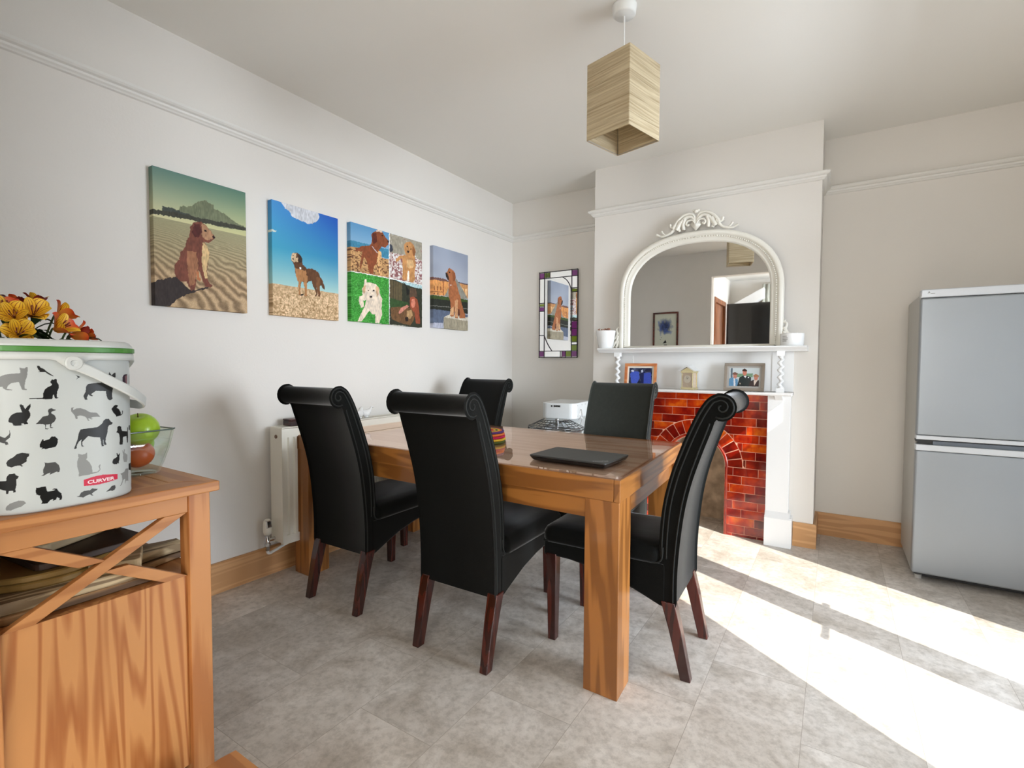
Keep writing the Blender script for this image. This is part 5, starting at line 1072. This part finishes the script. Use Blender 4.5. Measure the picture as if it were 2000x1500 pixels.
# maker's name on the red label, wrapped on the curved wall
tx = text('CURVER', .0115, mat('label_lettering', (238, 214, 218), .4), bk, (0, 0, 0), (0, 0, 0), 'label_lettering', .0004, 0)
bmt = bmesh.new(); bmt.from_mesh(tx.data); bmesh.ops.subdivide_edges(bmt, edges=bmt.edges, cuts=1)
xs = [v.co.x for v in bmt.verts]; x0_, x1_ = min(xs), max(xs); ys = [v.co.y for v in bmt.verts]; y0_, y1_ = min(ys), max(ys)
for v in bmt.verts:
    phi = .175+(v.co.x-x0_)/(x1_-x0_)*(.550-.175); z = .0425+(v.co.y-y0_)/(y1_-y0_)*.0078
    v.co = Vector(bpt(np.array(phi), np.array(z), .0007))
bmt.to_mesh(tx.data); bmt.free()
# ================================================================== fruit bowl
fb = thing('fruit_bowl', 'square flared clear glass bowl of fruit behind the bucket', 'bowl', (.925, -3.335, SZ+.0005), .12)
M_BGL, _, _ = clear('bowl_glass', (250, 253, 251), gloss=.5, base=.05)
def sq(h, z, r): return [(x, y, z+(.012*((x*x+y*y)/(h*h)-1) if z > .05 else 0)) for x, y in rrect(-h, h, -h, h, r, 6)]
bm = BM(); loft(bm, [sq(.040, .0, .03), sq(.046, .004, .03), sq(.055, .030, .03), (sq(.062, .065, .02)), (sq(.068, .114, .012))], cap=False); bm.faces.new([bm.verts.new(p) for p in sq(.040, .002, .03)])
o = obj('glass', bm, M_BGL, fb, smooth=True); s = o.modifiers.new('s', 'SOLIDIFY'); s.thickness = .004
bm = BM(); c = sq(.068, .114, .012); tube(bm, c+[c[0]], .0022, 6, cap=False); obj('rim', bm, mat('glass_green_edge', (84, 100, 92), .15, coat=.5), fb, smooth=True)
def fruit(nm, label, loc, r, m, stalk=True, sz=.94, rot=(0, 0, 0)):
    t = thing(nm, label, nm.replace('green_', '').replace('_', ' '), loc); t.rotation_euler = rot
    bm = BM(); P = []
    for i in range(19):
        a = PI*i/18; rr = r*math.sin(a)*(1+.03*math.cos(a)); zz_ = -r*sz*math.cos(a); dim = .16*r*math.exp(-(math.sin(a)/.32)**2); zz_ += dim*(1 if math.cos(a) > 0 else -1); P.append((max(rr, 1e-5), zz_))
    lathe(bm, P, n=28); obj('flesh', bm, m, t, smooth=True)
    if stalk:
        bm = BM(); tube(bm, [(0, 0, r*sz*.8), (.002, 0, r*sz*1.12)], .0012, 6); obj('stalk', bm, M_DARKWOOD, t)
M_GAP = mat('green_apple_skin', (160, 196, 34), .35, var=.12, vs_=10, coat=.2); M_RAP = mat('red_apple_skin', (196, 84, 34), .4, var=.35, vs_=9, coat=.1)
fruit('green_apple', 'bright green apple at the front of the glass bowl', (.945, -3.333, SZ+.126), .046, M_GAP, rot=(.2, .3, 0))
fruit('green_apple', 'yellow-green apple behind the other green apple, under the bucket handle', (.900, -3.372, SZ+.160), .034, mat('yellow_green_skin', (186, 200, 50), .4, var=.1), rot=(-.4, 0, 0))
fruit('red_apple', 'orange-red apple low in the glass bowl', (.925, -3.330, SZ+.055), .038, M_RAP, rot=(.5, .2, 0))
fruit('green_apple', 'green apple at the back of the glass bowl, mostly hidden', (.858, -3.30, SZ+.075), .034, M_GAP, rot=(.1, .4, 0))
# ================================================================== flowers in a vase behind the bucket
vs2 = thing('flower_vase', 'vase of orange flowers standing behind the animal bucket', 'vase', (.885, -3.560, SZ+.0005))
M_VG, _, _ = clear('vase_glass', (220, 232, 226), gloss=.5, base=.05)
bm = BM(); lathe(bm, [(.0001, 0), (.040, 0), (.042, .004), (.036, .10), (.032, .18), (.040, .25)], n=32); o = obj('glass', bm, M_VG, vs2, smooth=True); s = o.modifiers.new('s', 'SOLIDIFY'); s.thickness = .003
bm = BM(); lathe(bm, [(.0001, .006), (.034, .006), (.032, .10), (.0001, .10)], n=24); obj('water', bm, M_VG, vs2)
def petal_mat(nm, c_in, c_out, c_streak):
    m = bpy.data.materials.new(nm); m.use_nodes = True; nt = m.node_tree; N = nt.nodes.new; L = nt.links.new; b = nt.nodes['Principled BSDF']
    at = N('ShaderNodeAttribute'); at.attribute_name = 'pet'; sp = N('ShaderNodeSeparateColor'); L(at.outputs['Color'], sp.inputs[0])
    cr = N('ShaderNodeValToRGB'); e = cr.color_ramp.elements; e[0].color = rgb(*c_in); e[1].color = rgb(*c_out); e[0].position = .15; e[1].position = .85; L(sp.outputs[0], cr.inputs[0])
    if c_streak:
        wv = N('ShaderNodeMath'); wv.operation = 'SINE'; ml = N('ShaderNodeMath'); ml.operation = 'MULTIPLY'; ml.inputs[1].default_value = 30; L(sp.outputs[1], ml.inputs[0]); L(ml.outputs[0], wv.inputs[0])
        gt = N('ShaderNodeMath'); gt.operation = 'GREATER_THAN'; gt.inputs[1].default_value = .82; L(wv.outputs[0], gt.inputs[0])
        mx_ = N('ShaderNodeMix'); mx_.data_type = 'RGBA'; mx_.inputs[7].default_value = rgb(*c_streak); L(gt.outputs[0], mx_.inputs[0]); L(cr.outputs[0], mx_.inputs[6]); L(mx_.outputs[2], b.inputs['Base Color'])
    else: L(cr.outputs[0], b.inputs['Base Color'])
    b.inputs['Roughness'].default_value = .45; b.inputs['Subsurface Weight'].default_value = .0
    return m
PO = petal_mat('petal_orange', (240, 150, 60), (206, 60, 24), None); PY = petal_mat('petal_yellow_streaked', (246, 186, 44), (244, 196, 50), (150, 60, 20)); PR_ = petal_mat('petal_dark_red', (170, 60, 40), (120, 30, 26), None)
M_STEM = mat('flower_stem', (66, 86, 44), .6, var=.2); M_LEAF = mat('dark_leaf', (40, 62, 30), .6, var=.25); M_STAM = mat('stamen', (120, 50, 40), .6)
def petals(k, L_, Wd, open_, off, curl=.3):
    bm = BM(); cl = bm.loops.layers.float_color.new('pet'); nu, nv_ = 8, 4
    for i in range(k):
        a = 2*PI*i/k+off; c, s = math.cos(a), math.sin(a); G = []
        for u in range(nu+1):
            t = u/nu; r = L_*(math.sin(open_*t**.9)*.9); z = L_*(1-math.cos(open_)*0)*t*math.cos(open_*t*.8)+curl*L_*-.25*t**4; wd = Wd*math.sin(PI*min(1, .12+t*.86))**.8
            G.append([bm.verts.new(((r*c-(v/nv_-.5)*2*wd*s), (r*s+(v/nv_-.5)*2*wd*c), z+abs(v/nv_-.5)*wd*.9)) for v in range(nv_+1)])
        for u in range(nu):
            for v in range(nv_):
                f = bm.faces.new((G[u][v], G[u][v+1], G[u+1][v+1], G[u+1][v]))
                for l, (uu, vv) in zip(f.loops, ((u, v), (u, v+1), (u+1, v+1), (u+1, v))): l[cl] = (uu/nu, vv/nv_, 0, 1)
    return bm
def flower(label, tip, dirv, base, outer=PO, inner=PY, sc=1.0, bud=False):
    t = thing('alstroemeria', label, 'flower', base, 0, 'orange flowers in the vase'); tip = Vector(tip)-Vector(base); d = Vector(dirv).normalized()
    Q = Vector((0, 0, 1)).rotation_difference(d).to_euler()
    o = obj('outer_petals', petals(3, .034*sc, .0125*sc, .95 if not bud else .45, .3), outer, t, smooth=True, loc=tip, rot=Q)
    obj('inner_petals', petals(3, .036*sc, .0085*sc, .70 if not bud else .3, 1.35), inner, t, smooth=True, loc=tip, rot=Q)
    bm = BM()
    for i in range(5): a = i*1.26; tube(bm, [(0, 0, 0), (.004*math.cos(a), .004*math.sin(a), .014*sc), (.007*math.cos(a), .007*math.sin(a), .026*sc)], [.0006, .0006, .0016], 5)
    obj('stamens', bm, M_STAM, t, loc=tip, rot=Q)
    mid = Vector((tip.x*.45, tip.y*.45, tip.z*.62)); bm = BM(); tube(bm, spline([(0, 0, 0), mid, tip-d*.01, tip+d*.004], 6), [.0022]*19, 6); obj('stem', bm, M_STEM, t, smooth=True)
    bm = BM(); random.seed(int(abs(tip.x*9000)+abs(tip.y*7000)))
    for i in range(7):
        a = random.uniform(0, 6.28); b0 = mid+(tip-mid)*random.uniform(.1, .92); L2 = random.uniform(.04, .065); c, s = math.cos(a), math.sin(a); G = []
        for u in range(6):
            q_ = u/5; wd = .011*math.sin(PI*min(1, .1+q_*.9)); p = b0+Vector((c*L2*q_, s*L2*q_, .02*math.sin(q_*2.6))); G.append([bm.verts.new(p+Vector((-s*wd*e, c*wd*e, abs(e)*.002))) for e in (-1, 0, 1)])
        for u in range(5):
            for v in range(2): bm.faces.new((G[u][v], G[u][v+1], G[u+1][v+1], G[u+1][v]))
    obj('leaves', bm, M_LEAF, t, smooth=True)
vb = (.885, -3.560, SZ+.012)
FL = [('yellow-throated orange bloom at the top left of the bouquet', (.93, -3.585, 1.235), (.5, -.1, .8), PO, PY, 1.0), ('large yellow bloom in the middle of the bouquet', (.96, -3.545, 1.232), (.8, -.1, .55), PY, PY, 1.05), ('yellow bloom at the left edge of the photo, below the top ones', (.965, -3.578, 1.225), (.9, -.3, .35), PY, PY, 1.0),
      ('dark red bloom at the top of the bouquet', (.90, -3.560, 1.252), (.1, .1, 1), PR_, PO, .9), ('small orange-red bloom at the very top right of the bouquet', (.91, -3.53, 1.262), (.1, .2, 1), PR_, PY, .8), ('orange bloom reaching out to the upper right', (.935, -3.497, 1.235), (.1, .75, .65), PO, PY, 1.0),
      ('orange bloom with yellow petals facing right above the bucket lid', (.965, -3.510, 1.200), (.5, .45, .45), PO, PY, 1.1), ('red-orange bloom lying low over the bucket lid', (.95, -3.478, 1.192), (.2, .8, .1), PO, PR_, 1.1), ('small orange bloom furthest right, drooping behind the lid', (.95, -3.450, 1.188), (.2, .6, .35), PO, PO, .72),
      ('pale yellow bloom resting low at the left on the bucket lid', (.985, -3.578, 1.186), (.9, -.1, .3), PY, PY, 1.0), ('dark red bud cluster at the left top of the bouquet', (.90, -3.60, 1.250), (0, -.2, 1), PR_, PR_, .8)]
for i, (lb, tip, d, a, b, sc) in enumerate(FL): sc *= 1.28; flower(lb, tip, d, (vb[0]+.012*math.cos(i*2.1), vb[1]+.012*math.sin(i*2.1), vb[2]), a, b, sc)
# ================================================================== raised pet feeder on the floor
pf = thing('pet_feeder', 'low wooden pet feeder with a white bowl beside the sideboard', 'pet bowl stand', (1.276, -3.268, 0))
HF = .15; bm = BM(); o_ = [(0, 0), (.42, 0), (.42, -.26), (0, -.26)]
def holetop(bm, cx, cy, r, z0, z1, x0, x1, y0, y1, n=40):
    for z in (z0, z1):
        pass
    ring_ = [(cx+r*math.cos(2*PI*i/n), cy+r*math.sin(2*PI*i/n)) for i in range(n)]
    def edge(p):
        dx, dy = p[0]-cx, p[1]-cy; k = min(((x1-cx) if dx > 0 else (x0-cx))/dx if abs(dx) > 1e-9 else 1e9, ((y1-cy) if dy > 0 else (y0-cy))/dy if abs(dy) > 1e-9 else 1e9); return (cx+dx*k, cy+dy*k)
    ed = [edge(p) for p in ring_]
    R = [[(p[0], p[1], z) for p in q_] for q_, z in ((ring_, z1), (ed, z1), (ed, z0), (ring_, z0), (ring_, z1))]
    for a, b in zip(R[:-1], R[1:]):
        for i in range(n): bm.faces.new([bm.verts.new(p) for p in (a[i], a[(i+1) % n], b[(i+1) % n], b[i])])
holetop(bm, .135, -.13, .098, HF-.018, HF, 0, .27, -.26, 0); bmesh.ops.remove_doubles(bm, verts=bm.verts, dist=1e-5)
obj('top_board', bm, M_PINEX, pf)
obj('side_board', box(0.004, .018, -.256, -.004, 0, HF-.0185), M_PINEY, pf); obj('side_board', box(.252, .266, -.256, -.004, 0, HF-.0185), M_PINEY, pf)
bm = BM(); lathe(bm, [(.0001, .06), (.075, .06), (.094, HF-.01), (.106, HF+.002), (.104, HF+.006), (.092, HF+.002), (.072, .066), (.0001, .066)], .135, -.13, 40); obj('bowl', bm, M_CERAM, pf, smooth=True)
# ================================================================== seen in the mirror: near wall picture, hall beyond
fp = thing('framed_print', 'brown framed print of a blue cloud of birds, seen in the mirror', 'picture', (.57, YN, 1.30))
bm = BM(); w2_, h2 = .170, .545; b = .022
for a in ((-w2_, w2_, 0, b), (-w2_, w2_, h2-b, h2), (-w2_, -w2_+b, b, h2-b), (w2_-b, w2_, b, h2-b)): bx(bm, a[0], a[1], .001, .02, a[2], a[3])
obj('frame', bm, wood('dark_red_frame', (70, 26, 16), (104, 44, 26), 'x', 8, .1, .35), fp)
U, V = np.meshgrid(np.linspace(0, 1, 140), np.linspace(0, 1, 200))
colp = np.ones(U.shape+(3,))*np.array([214, 216, 198]); d = np.hypot((U-.52)*.66/.24, (V-.66)/.22); nn = vnoise(U*11, V*14, 41)+.5*vnoise(U*34, V*40, 42)
k = np.clip((1.25-d-.0)*1.6-(1-nn)*.9, 0, 1)[..., None]; colp = colp*(1-k)+(np.array([74, 94, 150])*nn[..., None]*.8+np.array([60, 70, 110])*.35)*k
for pts, c in (([(.40, .14), (.62, .14), (.66, .10), (.34, .10)], (40, 42, 36)), ([(.44, .17), (.56, .17), (.58, .15), (.42, .15)], (30, 30, 28)), ([(.50, .30), (.62, .20), (.44, .22)], (34, 34, 30)), ([(.66, .36), (.72, .38), (.69, .35)], (40, 40, 50)), ([(.70, .31), (.76, .33), (.72, .30)], (40, 40, 50))): colp[inpoly(U, V, [(1-p[0], p[1]) if False else p for p in pts])] = c
gridmesh('print', np.stack([w2_-b-(2*(w2_-b))*U, np.full_like(U, .008), b+(h2-2*b)*V], -1), colp, print_mat('art_print', .5), fp)
tv = thing('television', 'large black flat television in the room beyond, seen in the mirror', 'television', (1.62, -5.62, 1.42), 0)
obj('screen', box(-.60, .60, .0, .02, -.02, .70), mat('tv_screen', (6, 6, 7), .12, coat=.3), tv, bevel=.004); obj('tv_back', box(-.40, .40, -.05, -.001, .12, .52), M_BLACKP, tv)
bm = BM(); tube(bm, [(0, -.03, .2), (0, -.03, -.40)], .025, 12); obj('tv_neck', bm, M_BLACKP, tv)
tc_ = thing('tv_cabinet', 'white cabinet under the television', 'cabinet', (1.62, -5.70, 0)); obj('carcass', box(-.6, .6, -.2, .2, 0, 1.02), M_GLOSSW, tc_, bevel=.003)
for s in (-1, 1):
    dd = obj('door', box(min(s*.005, s*.59), max(s*.005, s*.59), .201, .216, .05, 1.0), M_GLOSSW, tc_, bevel=.002); bm = BM(); sphere(bm, (s*.05, .226, .6), .012, n=12, m_=8); obj('knob', bm, M_CHROME, dd, smooth=True)
M_DPINE = wood('door_pine', (120, 66, 32), (160, 96, 52), 'z', 8, .08, .4)
bm = BM(); bx(bm, .86, .94, -5.04, YN2, 0, H); bx(bm, .86, .94, YF, -5.92, 0, H); bx(bm, .86, .94, -5.92, -5.04, 2.12, H); struct('wall_hall', bm, M_WALL)
bm = BM(); bx(bm, .85, .955, -5.10, -5.03, 0, 2.18); bx(bm, .85, .955, -5.93, -5.86, 0, 2.18); bx(bm, .85, .955, -5.86, -5.10, 2.11, 2.18); fr3 = struct('trim_8', bm, M_DPINE)
d3 = struct('door_3', box(.88, .92, -5.855, -5.105, .01, 2.105), M_DPINE)
bm = BM(); tube(bm, [(.92, -5.18, 1.0), (.97, -5.18, 1.0), (.97, -5.30, 1.0)], .009, 8); obj('door_handle', bm, M_CHROME, d3)
bm = BM(); prism(bm, [(.94, 1.98), (.94, 2.12), (1.50, 2.42), (1.50, 2.26)], 'y', -6.38, -6.1); struct('trim_7', bm, M_GLOSSW)
bm = BM(); G = []
for z in (.03, 1.2, 2.5): G.append([(1.46+i*.010, -6.30+.025*math.sin(i*.9), z) for i in range(56)])
loft(bm, G, closed=False); c2 = obj('curtain', bm, mat('grey_curtain', (196, 196, 184), .9), smooth=True); s = c2.modifiers.new('s', 'SOLIDIFY'); s.thickness = .004
tag(c2, 'grey pleated curtain in the room beyond, seen in the mirror', 'curtain')
